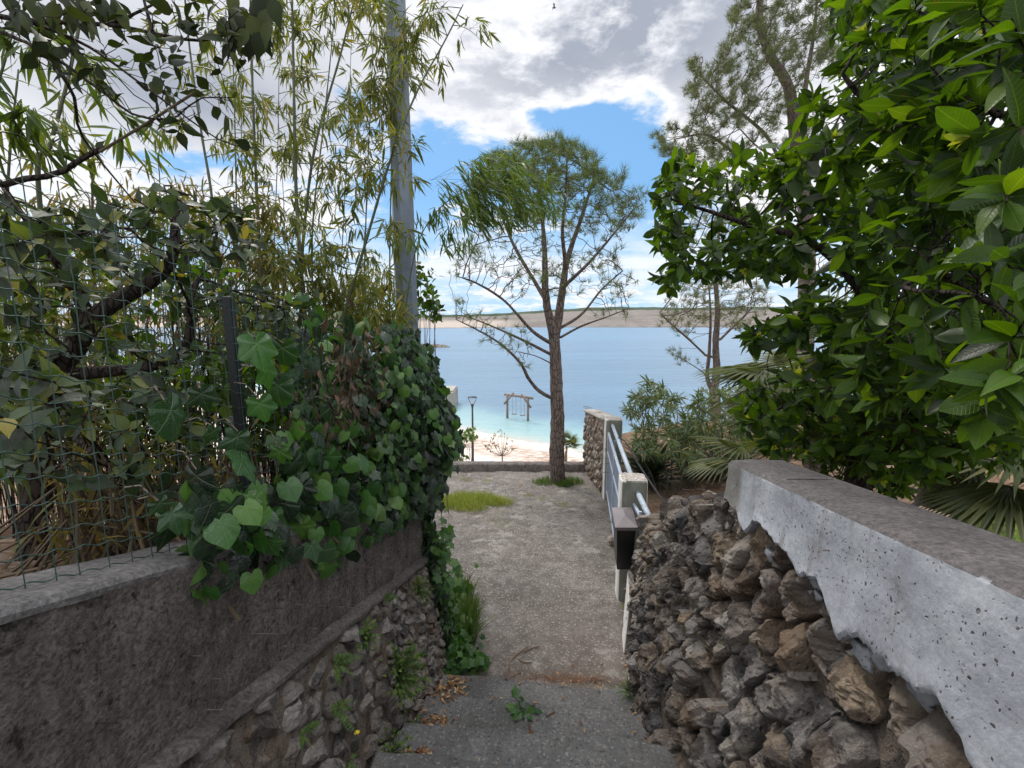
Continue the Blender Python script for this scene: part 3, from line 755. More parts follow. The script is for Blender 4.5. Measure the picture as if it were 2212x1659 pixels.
# =================================================================== rubble masonry
def clip_cell(c, others, box):
    poly = [np.array(p) for p in box]
    for o in others:
        m = (c + o) / 2; n = o - c; out = []
        for k in range(len(poly)):
            a, b = poly[k], poly[(k + 1) % len(poly)]
            da, db = (a - m) @ n, (b - m) @ n
            if da <= 0: out.append(a)
            if da * db < 0: out.append(a + (b - a) * da / (da - db))
        poly = out
        if len(poly) < 3: return None
    return np.array(poly)
def rubble(mb, seeds, asp, mapper, keep, bulge=(.03, .08), gap=.012, seg=18, rings=6, depth=.06, noise=.012, r=rng, tilt=.5, facet=3, lim=None, flat=3.2, ridge=.5):
    S = seeds / np.array(asp)
    lo, hi = S.min(0) - .3, S.max(0) + .3
    for i in range(len(S)):
        if not keep(*seeds[i]): continue
        dd = np.linalg.norm(S - S[i], axis=1); near = np.argsort(dd)[1:14]
        c = S[i]; w = dd[near[0]] * 2.2
        poly = clip_cell(c, S[near], [c + [-w, -w], c + [w, -w], c + [w, w], c + [-w, w]])
        if poly is None: continue
        poly = poly * np.array(asp); c = poly.mean(0)
        size = math.sqrt(abs(sum(poly[k][0] * poly[k - 1][1] - poly[k - 1][0] * poly[k][1] for k in range(len(poly)))) / 2)
        th = np.arange(seg) * 2 * math.pi / seg; rad = []
        for a in th:
            d = np.array([math.cos(a), math.sin(a)]); best = 9
            for k in range(len(poly)):
                p, q = poly[k - 1] - c, poly[k] - c; e = q - p
                den = d[0] * e[1] - d[1] * e[0]
                if abs(den) > 1e-9:
                    t = (p[0] * e[1] - p[1] * e[0]) / den
                    if t > 0 and t < best: best = t
            rad.append(max(.01, best - gap * r.uniform(.4, 1.8)))
        if lim is not None:
            for k, a in enumerate(th):
                for q in np.linspace(.1, 1, 10):
                    if not lim(c[0] + math.cos(a) * rad[k] * q, c[1] + math.sin(a) * rad[k] * q):
                        rad[k] *= max(.02, q - .1); break
        rad = np.array(rad); rad = .25 * np.roll(rad, 1) + .5 * rad + .25 * np.roll(rad, -1)
        bl = r.uniform(*bulge) * min(1.25, size / .13)
        tl = r.normal(size=2) * tilt * bl / max(size, .03)
        planes = [(r.uniform(0, 2 * math.pi), r.uniform(.5, 1.5), r.uniform(.25, .8)) for _ in range(facet)]
        off = Vector(r.uniform(-50, 50, 3)); rows = []
        rho = np.concatenate([[1.0, 1.0], np.linspace(.96, .0, rings) ** .8])
        for q, ro in enumerate(rho):
            row = []
            for k in range(seg):
                p = np.array([math.cos(th[k]), math.sin(th[k])]) * rad[k] * ro
                h = bl * (1 - ro ** flat) + tl @ p * (1 - ro ** 6)
                for (pa, ps, po) in planes:
                    h = min(h, bl * (po + .35) - ps * (p[0] * math.cos(pa) + p[1] * math.sin(pa)) * .55)
                if q == 0: h = -depth
                elif q == 1: h = min(h, 0) - .008
                sx, sy = c + p
                nz = mn.fractal(Vector((sx * 11, sy * 11, 0)) + off, .7, 2, 4)
                nz2 = mn.ridged_multi_fractal(Vector((sx * 6, sy * 6, 2)) + off, .8, 2, 3, 1, 2) - 1.0
                h += noise * (nz * 1.1 - ridge * nz2) * min(1, size / .09)
                j = noise * .8 * mn.noise(Vector((sx * 18, sy * 18, 7)) + off)
                row.append(mapper(sx + j, sy + j, h))
            rows.append(row)
        V = np.array(rows); n = len(rows)
        ii = np.arange(n * seg).reshape(n, seg); jj = np.roll(ii, -1, axis=1)
        mb.add(V.reshape(-1, 3), np.stack([ii[:-1], jj[:-1], jj[1:], ii[1:]], -1).reshape(-1, 4))
def seeds_poisson(s0, s1, h0, h1, dist, asp, n=6000, r=rng):
    out = []
    for _ in range(n):
        p = np.array([r.uniform(s0, s1), r.uniform(h0, h1)]); d = dist(p) if callable(dist) else dist
        q = p / np.array(asp)
        if all(np.linalg.norm(q - o[0]) > min(d, o[1]) for o in out): out.append((q, d))
    return np.array([o[0] for o in out]) * np.array(asp)
def sweep(mb, fn, ss):
    rows = np.array([fn(s) for s in ss]); n, m = rows.shape[:2]
    i = np.arange(n * m).reshape(n, m); j = np.roll(i, -1, axis=1)
    b = mb.n
    mb.add(rows.reshape(-1, 3), np.stack([i[:-1], i[1:], j[1:], j[:-1]], -1).reshape(-1, 4))
    mb.F.append(np.array([[b + k for k in range(m)]])); mb.F.append(np.array([[b + (n - 1) * m + k for k in range(m)][::-1]]))

# =================================================================== left wall
ltop = lambda y: -.468 - .312 * (y - .68)
lface = lambda y: -.875 + .0845 * y
lledge = lambda y: -.985 - .314 * (y - .9)
lw = thing('plastered_wall', 'low wall of dark flaking plaster on grey slab stones beside the steps, ivy over its far end', 'wall', (-.7, 1.5, -1.6))
ss = np.linspace(-.6, 3.08, 150)
mb = MB()
hs = np.linspace(0, 1, 24)
def plf(s):
    z1 = ltop(s) - .012; z0 = lledge(s) - .03; row = []
    for h in hs:
        z = z0 + (z1 - z0) * h
        n = mn.fractal(Vector((s * 9, z * 9, 0)), .7, 2, 5); n2 = mn.noise(Vector((s * 2.2, z * 2.2, 5)))
        row.append((lface(s) + .010 * n + .012 * n2 - .02 * (1 - h), s, z))
    row += [(lface(s) - .215, s, z1), (lface(s) - .215, s, z0 - .3), (lface(s) - .05, s, z0 - .3)]
    return row
sweep(mb, plf, ss); mb.build('plaster_face', M_PLASTER, lw, smooth=True)
mb = MB()
def cpf(s):
    z = ltop(s); x = lface(s); n = .006 * mn.fractal(Vector((s * 6, 1, 1)), .8, 2, 4); n2 = .006 * mn.fractal(Vector((s * 7, 4, 1)), .8, 2, 4)
    return [(x - .22, s, z - .015), (x + .003 + n, s, z - .014 + n2), (x + .004 + n, s, z - .002), (x - .006 + n, s, z + .010), (x - .03, s, z + .014 + n2 * .5),
            (x - .12, s, z + .016 + n * .5), (x - .20, s, z + .014 + n2 * .5), (x - .225, s, z + .004)]
sweep(mb, cpf, ss); mb.build('coping', M_COPING, lw, smooth=True)
mb = MB()
def lef(s):
    z = lledge(s); x = lface(s); n = .010 * mn.fractal(Vector((s * 6, 2, 1)), .8, 2, 5); n2 = .008 * mn.fractal(Vector((s * 8, 4, 3)), .8, 2, 4)
    return [(x - .06, s, z - .05), (x + .022 + n, s, z - .034 + n2), (x + .030 + n, s, z - .028 + n2 * .8), (x + .030 + n, s, z - .012 + n2 * .8), (x + .022 + n * .5, s, z - .003 + n2 * .8), (x - .03, s, z + .012)]
sweep(mb, lef, ss); mb.build('ledge', M_LEDGE, lw, smooth=True)
lmap = lambda s, h, d: (lface(s) + .005 + .15 * np.clip(h / .8, 0, 1.3) + d, s + .02 * h, lledge(s) - .03 - h)
mb = MB()
def lcore(s):
    return [lmap(s, -.05, -.2)] + [lmap(s, h, -.008 + .01 * mn.noise(Vector((s * 9, h * 9, 1)))) for h in (-.03, .1, .2, .35, .5, .7, .9, 1.2)] + [lmap(s, 1.2, -.5)]
sweep(mb, lambda s: lcore(s)[::-1], np.linspace(-.6, 3.1, 90)); mb.build('mortar', M_MORTAR, lw, smooth=True)
mb = MB()
sd = seeds_poisson(-.5, 3.30, -.20, 1.15, lambda p: (.10 if p[0] > 2.2 else .14) * rng.choice([.55, .8, 1.1]), (1.5, .78), 7000)
rubble(mb, sd, (1.5, .78), lmap, lambda s, h: s > 0, (.014, .042), .005, 30, 10, .05, .012, tilt=1.0, flat=7, facet=4, lim=lambda s, h: h > .012 + .012 * math.sin(s * 23) and s < 3.13)
STL = mb.build('stonework', M_STONE_L, lw, smooth=True)

# wire fence on it
fx = lambda y: -.955 + .085 * y
fence = thing('wire_fence', 'dark green welded wire fence standing on the plastered wall', 'fence', (fx(1.4), 1.4, ltop(1.4)))
mb = MB(); y = .16
while y < 3.05:
    yy = y + rng.normal() * .004; h = .80
    lean = .02 * mn.noise(Vector((y * 2, 0, 0)))
    pts = [(fx(yy) + lean * q + .006 * mn.noise(Vector((y * 9, q * 6, 0))), yy + .004 * mn.noise(Vector((y * 9, q * 6, 4))), ltop(yy) + .016 + h * q) for q in np.linspace(0, 1, 9)]
    mb.tube(pts, .0014, 4, cap=False); y += .052
for k in range(17):
    h = .004 + k * .05
    pts = [(fx(yy) + .02 * mn.noise(Vector((yy * 2, 0, 0))) * (h / .8) + .0015, yy, ltop(yy) + .018 + h + .0035 * math.sin(yy * 2 * math.pi / .052) + .008 * mn.noise(Vector((yy * 3, k, 0)))) for yy in np.arange(.14, 3.06, .013)]
    mb.tube(pts, .0013, 4, cap=False)
mb.build('wire_mesh', M_WIRE, fence)
for (yp, hp) in ((1.45, .78), (2.75, .78)):
    mb = MB(); x = fx(yp) - .03
    mb.bar((x, yp, ltop(yp) - .1), (x - .02, yp + .01, ltop(yp) + hp), .030, .030, (0, 1, 0))
    mb.build('post', M_DPOST, fence, bevel=.006)

# =================================================================== right wall
rtop = lambda y: -.39 - .131 * (y - .61)
rface = lambda y: .68 + .084 * y
rw = thing('rubble_wall', 'rough dark rubble stone wall with a pale concrete band, right of the steps', 'wall', (.85, 2.0, -2.2))
TONG = [(rng.uniform(-.5, 1.75), rng.uniform(.02, .06), rng.uniform(-.03, .03)) for _ in range(40)]
def ragged(s):
    return -sum(d * math.exp(-((s - p) / w) ** 2) for p, w, d in TONG) + -.680 + .060 * mn.fractal(Vector((s * 2.6, 0, 0)), .6, 2, 3) + .017 * mn.fractal(Vector((s * 14, 3, 0)), .6, 2, 6)
mb = MB()
def cb(s):
    zt = rtop(s); zb = ragged(s); x = rface(s); row = []
    for q in np.linspace(0, 1, 22):
        z = zb + (zt - zb) * q
        n = .004 * mn.fractal(Vector((s * 8, z * 8, 0)), .8, 2, 4); lip = -.012 * (1 - q) ** 4 * 1.0
        edge = .008 * max(0, 1 - q / .06) ** 2
        row.append((x + n + lip + edge, s, z - (.006 if q == 1 else 0)))
    row = [(x + .14, s, zb + .02), (x + .07, s, zb + .012)] + row
    row += [(x + .012, s, zt + .004), (x + .08, s, zt + .008 + .003 * mn.noise(Vector((s * 7, 1, 0)))), (x + .205, s, zt + .004), (x + .222, s, zt - .01), (x + .225, s, zt - .6)]
    return row[::-1]
sweep(mb, cb, np.linspace(-.6, 1.70, 420)); mb.build('concrete_band', M_CONC, rw, smooth=False)
def crisp(o, a=38):
    o.data.polygons.foreach_set('use_smooth', np.ones(len(o.data.polygons), bool)); o.data.set_sharp_from_angle(angle=R(a))
crisp(bpy.data.objects['concrete_band'])
for o in lw.children:
    if o.name.split('.')[0] in ('plaster_face', 'coping', 'ledge', 'stonework'): crisp(o, 40)
def rprof(s):
    if s < 1.72: return -.66
    if s < 2.5: return -.70 - .16 * sst(s, 1.72, 2.1) - .16 * sst(s, 2.1, 2.5)
    return -1.45 - .03 * (s - 2.5)
def rxo(s): return .755 + .084 * s - .03 * sst(s, 1.7, 1.9)
def rmap(s, h, d):
    hh = np.clip((h) / 1.2, 0, 1.2)
    return (rxo(s) - .16 * hh * (1 - .55 * sst(s, 2.4, 3.3)) + .075 * sst(s, 2.5, 2.9) * np.clip(1.5 - 1.25 * hh, 0, 1) - d, s, -.70 - h)
mb = MB()
def rcore(s):
    t = rprof(s); hs = [-.70 - t + k for k in (0, .02, .1, .25, .45, .7, 1.0, 1.4, 2.0)]
    j = lambda h: .018 * mn.fractal(Vector((s * 6, h * 6, 3)), .8, 2, 4)
    row = [rmap(s, h, -.034 + j(h)) for h in hs]
    b = row[0]; tw = .23 if s < 1.72 else .38
    lump = lambda k: .03 * mn.fractal(Vector((s * 7, k * 3, 1)), .8, 2, 4) if s > 1.72 else -.05
    top = [(b[0] + tw, s, t - 1.2)] + [(b[0] + tw * q, s, t - .005 + lump(q) + .015 * math.sin(q * 3.1)) for q in (1.0, .85, .7, .55, .4, .25, .12)]
    return top + row + [(b[0] + .6, s, -2.9)]
sweep(mb, rcore, np.unique(np.concatenate([np.linspace(-.3, 1.70, 40), np.linspace(1.725, 2.49, 40), np.linspace(2.505, 3.36, 40)])))
mb.build('mortar', M_MORTAR, rw, smooth=True)
mb = MB()
sd = seeds_poisson(-.2, 3.60, -.20, 1.95, lambda p: (.25 if p[0] < 1.35 else .20 if p[0] < 2.1 else .155) * rng.choice([.42, .7, 1, 1.2]), (.85, 1.18), 9000)
def rkeep(s, h):
    z = -.70 - h
    gz = -1.45 - .54 * (s - 1.0) if s < 2.7 else -2.47
    return z < rprof(s) + .10 and z > gz - .12 and s > 0.1
def rlim(s, h):
    z = -.70 - h
    return z < (rprof(s) if s > 1.7 else ragged(s) + .012) and s < 3.40
rubble(mb, sd, (.85, 1.18), rmap, lambda s, h: rkeep(s, h) and rng.random() > .07, (.025, .085), .007, 38, 14, .08, .030, tilt=1.4, facet=8, lim=rlim, flat=8, ridge=.25)
# coping stones and lumps on the two stepped tops
def lumps(mb, n, s0, s1, w0, w1, size, r=rng):
    for _ in range(n):
        s = r.uniform(s0, s1); q = r.uniform(w0, w1); sz = r.uniform(*size)
        t = rprof(s); b = rmap(s, -.70 - t, -.03)
        c = np.array([b[0] + q, s, t + .005])
        off = Vector(r.uniform(-40, 40, 3)); rows = []
        for a in np.linspace(0, math.pi, 9):
            row = []
            for e in np.linspace(0, 2 * math.pi, 12, endpoint=False):
                d = np.array([math.sin(a) * math.cos(e), math.sin(a) * math.sin(e), math.cos(a) * .6])
                row.append(c + d * sz * (1 + .45 * mn.fractal(Vector(d * 1.6) + off, .8, 2, 4)))
            rows.append(row)
        V = np.array(rows); ii = np.arange(108).reshape(9, 12); jj = np.roll(ii, -1, 1)
        mb.add(V.reshape(-1, 3), np.stack([ii[:-1], ii[1:], jj[1:], jj[:-1]], -1).reshape(-1, 4))
cap = MB(); lumps(cap, 90, 1.74, 2.48, .0, .34, (.015, .042)); lumps(cap, 60, 2.52, 3.34, .0, .34, (.012, .030)); cap.build('rough_top', M_ROUGHM, rw, smooth=True)
# broken end of the raised part, above the low part
for _ in range(26):
    z = rng.uniform(-1.45, -1.02); q = rng.uniform(.0, .34)
    sz = rng.uniform(.045, .085); c = np.array([rmap(2.5, -.70 - z, -.02)[0] + q, 2.50, z]); off = Vector(rng.uniform(-40, 40, 3))
    V = np.array([[c + np.array([math.sin(a) * math.cos(e), math.cos(a) * .8, math.sin(a) * math.sin(e)]) * sz * (1 + .4 * mn.fractal(Vector((math.sin(a) * math.cos(e), math.cos(a), math.sin(a) * math.sin(e))) * 1.6 + off, .8, 2, 4)) for e in np.linspace(0, 2 * math.pi, 12, endpoint=False)] for a in np.linspace(0, math.pi, 9)])
    ii = np.arange(108).reshape(9, 12); jj = np.roll(ii, -1, 1)
    mb.add(V.reshape(-1, 3), np.stack([ii[:-1], ii[1:], jj[1:], jj[:-1]], -1).reshape(-1, 4))
crisp(mb.build('stonework', M_STONE, rw, smooth=True), 33)
crumb = MB()
for _ in range(150):
    s = rng.uniform(.15, 1.68); h = -.70 - ragged(s) + abs(rng.normal()) * .035 - .012; sz = rng.uniform(.010, .030)
    c = np.array(rmap(s, h, rng.uniform(.0, .035))); off = Vector(rng.uniform(-40, 40, 3))
    V = np.array([[c + np.array([math.sin(a) * math.cos(e) * .6, math.sin(a) * math.sin(e) * 1.2, math.cos(a)]) * sz * (1 + .5 * mn.fractal(Vector((math.sin(a) * math.cos(e), math.sin(a) * math.sin(e), math.cos(a))) * 1.7 + off, .8, 2, 4)) for e in np.linspace(0, 2 * math.pi, 12, endpoint=False)] for a in np.linspace(0, math.pi, 9)])
    ii = np.arange(108).reshape(9, 12); jj = np.roll(ii, -1, 1)
    crumb.add(V.reshape(-1, 3), np.stack([ii[:-1], ii[1:], jj[1:], jj[:-1]], -1).reshape(-1, 4))
cr_o = crumb.build('render_crumbs', M_CONC, rw, smooth=True); cr_o['kind'] = 'stuff'
mb = MB()
mb.add([(.835, 3.16, -2.52), (.880, 3.40, -2.55), (1.0, 3.40, -2.55), (.95, 3.16, -2.52), (.872, 3.18, -2.10), (.905, 3.40, -1.95), (1.0, 3.40, -1.95), (.95, 3.18, -2.10)],
       [(3, 2, 1, 0), (4, 5, 6, 7), (0, 1, 5, 4), (1, 2, 6, 5), (2, 3, 7, 6), (3, 0, 4, 7)])
mb.build('painted_plinth', M_WHITE, rw, bevel=.012)

# =================================================================== gate side: pillars, railing, mailbox
A8 = R(7); fa = np.array([math.sin(A8), math.cos(A8), 0]); fc = np.array([math.cos(A8), -math.sin(A8), 0]); UZ = np.array([0, 0, 1.0])
def pillar(name, label, c, half, z0, z1):
    o = thing(name, label, 'pillar', (c[0], c[1], z0))
    mb = MB(); N = 14
    # shaft as a slightly uneven grid box with a chipped top edge
    for (n1, n2, s) in ((fc, fa, 1), (fa, fc, -1), (fc, fa, -1), (fa, fc, 1)): pass
    ring = [(-1, -1), (1, -1), (1, 1), (-1, 1)]
    def sec(z):
        row = []
        for k in range(4):
            a, b = np.array(ring[k], float), np.array(ring[(k + 1) % 4], float)
            for q in np.linspace(0, 1, 6, endpoint=False):
                p = a + (b - a) * q
                edge = max(abs(p[0]), abs(p[1])) and (min(abs(p[0]), abs(p[1])) > .95)
                chip = (.012 if edge else 0) + (.014 * max(0, mn.noise(Vector((p[0] * 5, p[1] * 5, z * 9)))) if z > z1 - .03 else 0)
                p = p * (half - chip)
                row.append(np.array([c[0], c[1], z]) + fc * p[0] + fa * p[1])
        return row
    zs = np.linspace(z0 - .25, z1 - .02, 16)
    rows = [sec(z) for z in zs]
    last = np.array(sec(z1)); cen = np.array([c[0], c[1], z1]); last2 = cen + (last - cen) * .93 + np.array([0, 0, .006])
    rows += [last - np.array([0, 0, .008]), last2, cen + (last - cen) * .5 + np.array([0, 0, .008]), cen + (last - cen) * .02 + np.array([0, 0, .008])]
    rows = np.array(rows); n, m = rows.shape[:2]; ii = np.arange(n * m).reshape(n, m); jj = np.roll(ii, -1, 1)
    mb.add(rows.reshape(-1, 3), np.stack([ii[:-1], jj[:-1], jj[1:], ii[1:]], -1).reshape(-1, 4))
    mb.build('shaft', M_WHITE, o)
    return o
pillar('gate_pillar', 'nearer square concrete pillar with mossy grey front, black mailbox fixed to it', (1.085, 3.99), .118, -2.56, -1.40)
pillar('gate_pillar', 'taller white painted pillar at the end of the far stone wall', (1.555, 6.95), .130, -2.74, -1.50)

rail = thing('steel_railing', 'pale blue steel railing with mesh panel between the two concrete pillars', 'railing', (1.28, 5.4, -2.6))
A = np.array([1.515, 6.82, -1.58]); B = np.array([1.095, 4.10, -1.42])
mb = MB(); mb.tube([A, (A + B) / 2, B], .024, 14); m_ = A + (B - A) * .42; mb.tube([m_ - (B - A) * .01, m_ + (B - A) * .01], .028, 14); mb.build('handrail', M_RAIL, rail, smooth=True)
off = fc * -.055
fr = MB(); drop_t, drop_b = .12, 1.02
def rp(f, dz): p = A + (B - A) * f + off; return np.array([p[0], p[1], p[2] - dz])
for dz in (drop_t, .40, drop_b): fr.bar(rp(.02, dz), rp(.98, dz), .030, .030)
for f in (.02, .5, .98): fr.bar(rp(f, drop_t - .02), rp(f, drop_b + .02), .032, .032, (0, 1, 0))
for f in (.2, .8): fr.bar(rp(f, drop_t) - off, rp(f, drop_b) - off, .02, .02, (0, 1, 0))
fr.build('frame', M_RAIL, rail, bevel=.003)
mp = MB()
nx, nz_ = 46, 18
for i in range(nx + nz_):
    for sgn in (1, -1):
        pts = []
        for k in range(nz_ + 1):
            a = i - k if sgn > 0 else i - nz_ + k
            if 0 <= a <= nx: pts.append(rp(.02 + .96 * a / nx, drop_t + (drop_b - drop_t) * k / nz_))
        if len(pts) > 1: mp.bar(pts[0], pts[-1], .006, .010, (0, 0, 1))
mp.build('mesh_panel', M_RAILD, rail)
rail2 = thing('steel_railing', 'short pale steel rail stub between the mossy pillar and the rubble wall', 'railing', (1.07, 3.6, -2.2))
mb = MB(); mb.tube([(1.10, 3.88, -1.50), (1.065, 3.34, -1.53)], .024, 12); mb.build('handrail', M_RAIL, rail2, smooth=True)
mb = MB(); mb.bar((1.065, 3.86, -1.60), (1.03, 3.34, -1.58), .025); mb.bar((1.05, 3.6, -1.55), (1.05, 3.6, -2.3), .025, .025, (0, 1, 0)); mb.build('frame', M_RAIL, rail2, bevel=.003)

mail = thing('mailbox', 'black tapered metal mailbox with a grey peaked lid on the mossy pillar', 'mailbox', (.92, 3.62, -1.97))
def msec(z, hw, y0, y1):
    ax = lambda y: .900 + .14 * (y - 3.45)
    return [(ax(y0) - hw, y0, z), (ax(y0) + hw, y0, z), (ax(y1) + hw, y1, z), (ax(y1) - hw, y1, z)]
mb = MB(); mb.add(msec(-1.985, .062, 3.47, 3.79) + msec(-1.635, .076, 3.45, 3.81), [(3, 2, 1, 0), (4, 5, 6, 7), (0, 1, 5, 4), (1, 2, 6, 5), (2, 3, 7, 6), (3, 0, 4, 7)])
mb.build('body', M_BLACK, mail, bevel=.004)
mb = MB()
a = msec(-1.640, .090, 3.435, 3.83); b = msec(-1.612, .090, 3.435, 3.83); pk = np.array(msec(-1.575, .002, 3.58, 3.70))
V = a + b + [tuple((pk[0] + pk[1]) / 2), tuple((pk[2] + pk[3]) / 2)]
mb.add(V, [(3, 2, 1, 0), (0, 1, 5, 4), (1, 2, 6, 5), (2, 3, 7, 6), (3, 0, 4, 7), (5, 6, 9, 8), (7, 4, 8, 9)]); mb.F.append(np.array([[mb.n - 10 + 4, mb.n - 10 + 5, mb.n - 10 + 8]])); mb.F.append(np.array([[mb.n - 10 + 6, mb.n - 10 + 7, mb.n - 10 + 9]]))
mb.build('lid', M_LID, mail, bevel=.003)
mb = MB(); mb.bar((.955, 3.80, -1.8), (.98, 3.88, -1.8), .05, .12); mb.build('bracket', M_BLACK, mail)

cab = MB(); p0 = A + (B - A) * .40 + np.array([0, 0, .03]); p1 = np.array([1.23, 3.30, -1.47])
cab.tube([p0, p0 + np.array([.06, -.12, -.01]), p0 * .6 + p1 * .4 + np.array([.03, 0, -.02]), p0 * .2 + p1 * .8 + [0, 0, -.01], p1], .008, 6)
tag(cab.build('cable', M_CABLE), 'thin black cable slung from the railing handrail to the rubble wall', 'cable')

# far stone wall beside the pillar, and the low kerb wall at the terrace edge
fw = thing('stone_wall', 'free standing brown stone wall ending at the white pillar', 'wall', (1.45, 7.8, -2.8))
fwx = lambda y: 1.415 - .012 * (y - 6.8); fwt = lambda y: -1.50 - .115 * (y - 6.8)
mb = MB(); sweep(mb, lambda s: [(fwx(s) + .03, s, -3.1), (fwx(s) + .03, s, fwt(s) - .01), (fwx(s) + .29, s, fwt(s) - .01), (fwx(s) + .29, s, -3.1)], np.linspace(7.07, 8.82, 20)); mb.build('mortar', M_STONE_P, fw)
mb = MB(); sweep(mb, lambda s: [(fwx(s) - .0, s, fwt(s) - .03), (fwx(s) - .005, s, fwt(s) + .008 * mn.noise(Vector((s * 6, 0, 0)))), (fwx(s) + .15, s, fwt(s) + .012), (fwx(s) + .31, s, fwt(s)), (fwx(s) + .31, s, fwt(s) - .03)], np.linspace(7.07, 8.86, 50)); mb.build('coping', M_QUAY, fw, smooth=True)
mb = MB(); sd = seeds_poisson(7.05, 8.84, 0.02, 1.5, .105, (.75, 1.15), 3000)
rubble(mb, sd, (.75, 1.15), lambda s, h, d: (fwx(s) + .022 - d, s, fwt(s) - .02 - h), lambda s, h: fwt(s) - h > path_z(s) - .1, (.02, .05), .008, 14, 5, .05, .010, lim=lambda s, h: h > .015 and 7.06 < s < 8.84)
sd = seeds_poisson(fwx(8.8) + .02, fwx(8.8) + .3, 0.02, 1.4, .105, (.75, 1.15), 900)
rubble(mb, sd, (.75, 1.15), lambda s, h, d: (s, 8.83 + d, fwt(8.8) - .02 - h), lambda s, h: True, (.02, .05), .008, 14, 5, .05, .010, lim=lambda s, h: h > .015 and fwx(8.8) < s < fwx(8.8) + .3)
mb.build('stonework', M_STONE_P, fw, smooth=True)

kw = thing('terrace_wall', 'knee low mossy stone wall along the terrace edge above the beach', 'wall', (-.8, 8.75, -2.85))
kt = lambda x: -2.735 - .004 * x
mb = MB(); sweep(mb, lambda x: [(x, 8.57, -3.2), (x, 8.88, -3.2), (x, 8.88, kt(x) - .06), (x, 8.86, kt(x) - .04 + .006 * mn.noise(Vector((x * 5, 1, 0)))), (x, 8.72, kt(x) - .012 + .010 * mn.noise(Vector((x * 4, 0, 0)))), (x, 8.60, kt(x) - .006), (x, 8.57, kt(x) - .03)], np.linspace(-6.5, 1.42, 120)); mb.build('mortar', M_PLASTER, kw, smooth=True)
mb = MB(); sd = seeds_poisson(-6.4, 1.40, .03, .42, .10, (1.5, .75), 4000)
rubble(mb, sd, (1.5, .75), lambda s, h, d: (s, 8.585 - d, kt(s) - h), lambda s, h: s > -4, (.004, .016), .016, 12, 4, .05, .008, lim=lambda s, h: h > .035)
mb.build('stonework', M_STONE_L, kw, smooth=True)

# =================================================================== tall pole
pole = thing('utility_pole', 'tall faceted galvanized steel pole rising behind the ivy', 'pole', (-1.10, 5.0, -2.6))
mb = MB(); base = np.array([-1.105, 5.0, -2.9]); topp = WY(850, -90, 5.0); d_ = (topp - base) / (topp[2] - base[2])
pts = [base + d_ * z for z in np.linspace(0, 8.2, 30)]
mb.tube(pts, np.linspace(.135, .090, 30), 8); mb.build('shaft', M_STEEL, pole)
for z in (1.9, 3.6, 5.4):
    mb = MB(); c = base + d_ * z; mb.tube([c, c + d_ * .012], .135 - .0053 * z + .003, 8)
    mb.build('band', M_STEEL, pole)

# =================================================================== beach and water things
lamp = thing('street_lamp', 'slim dark lamp post with forked lantern arms on the beach', 'lamp post', WY(1022, 1011, 28))
lb = np.array(lamp.location); lt = WY(1019.5, 858, 28)
mb = MB(); mb.tube([lb - [0, 0, .5], [lb[0], lb[1], lt[2] - .62]], [.075, .055], 10); mb.lathe((lb[0], lb[1], 0), [(.055, lt[2] - .68), (.065, lt[2] - .60), (.10, lt[2] - .45), (.02, lt[2] - .42)], 12)
mb.build('post', M_DARKST, lamp, smooth=True)
for s in (-1, 1):
    mb = MB(); mb.tube([(lb[0] + s * .06, lb[1], lt[2] - .48), (lb[0] + s * .20, lb[1], lt[2] - .18), (lb[0] + s * .27, lb[1], lt[2])], .018, 6); mb.build('arm', M_DARKST, lamp)
mb = MB(); mb.lathe((lb[0], lb[1], 0), [(.0, lt[2] - .02), (.26, lt[2] - .02), (.28, lt[2]), (.26, lt[2] + .03), (0, lt[2] + .04)], 20); mb.build('shade', M_DARKST, lamp, smooth=True)
mb = MB(); mb.lathe((lb[0], lb[1], 0), [(.02, lt[2] - .43), (.10, lt[2] - .38), (.09, lt[2] - .30), (.0, lt[2] - .28)], 14); mb.build('lantern', M_LAMP, lamp, smooth=True)

pl, pr = WZ(1096, 903, -10.0), WZ(1140.5, 909, -10.0)
sw = thing('swing_set', 'wooden log swing frame standing in the turquoise shallows', 'swing set', (pl + pr) / 2)
bl, br = WY(1090, 852, pl[1] + .3), WY(1151, 860.5, pr[1] - .3)
for p, px, py in ((pl, 1096.5, 853), (pr, 1140.5, 858.5)):
    t_ = WY(px, py, p[1]); mb = MB(); mb.tube([p - [0, 0, 1.2], [p[0], p[1], t_[2]]], [.13, .11], 10, rough=.02); mb.build('post', M_LOG, sw, smooth=True)
mb = MB(); mb.tube([bl, (bl + br) / 2 + [0, 0, .02], br], [.12, .12, .13], 10); mb.build('beam', M_LOG, sw, smooth=True)
ydir = -.14
for a_, b_, Y in (((1109.5, 848.5), (1089, 873), pl[1] - .24), ((1126.5, 851.5), (1147, 881), pr[1] - .24)):
    mb = MB(); mb.tube([WY(*a_, Y), WY(*b_, Y)], .10, 10); mb.build('brace', M_LOG, sw, smooth=True)
for x1, x2, yb in ((1107.2, 1114.6, 894.5), (1125.2, 1132.8, 897)):
    s_ = thing('swing', None, None); s_.parent = sw
    f1 = (x1 - 1090) / 61; Y = bl[1] + (br[1] - bl[1]) * f1
    a1, a2 = WY(x1, 857, Y), WY(x2, 858, Y); b1, b2 = WY(x1, yb, Y), WY(x2, yb, Y)
    s_.location = Vector((a1 + a2) / 2) - sw.location
    mb = MB()
    for a, b in ((a1, b1), (a2, b2)): mb.tube([a, b], .020, 5)
    mb.build('rope', M_ROPE, s_)
    mb = MB(); mb.box((b1 + b2) / 2, ((1, 0, 0), (0, 1, 0), (0, 0, 1)), (abs(b2[0] - b1[0]) / 2 + .08, .14, .03)); mb.build('seat', M_LOG, s_)

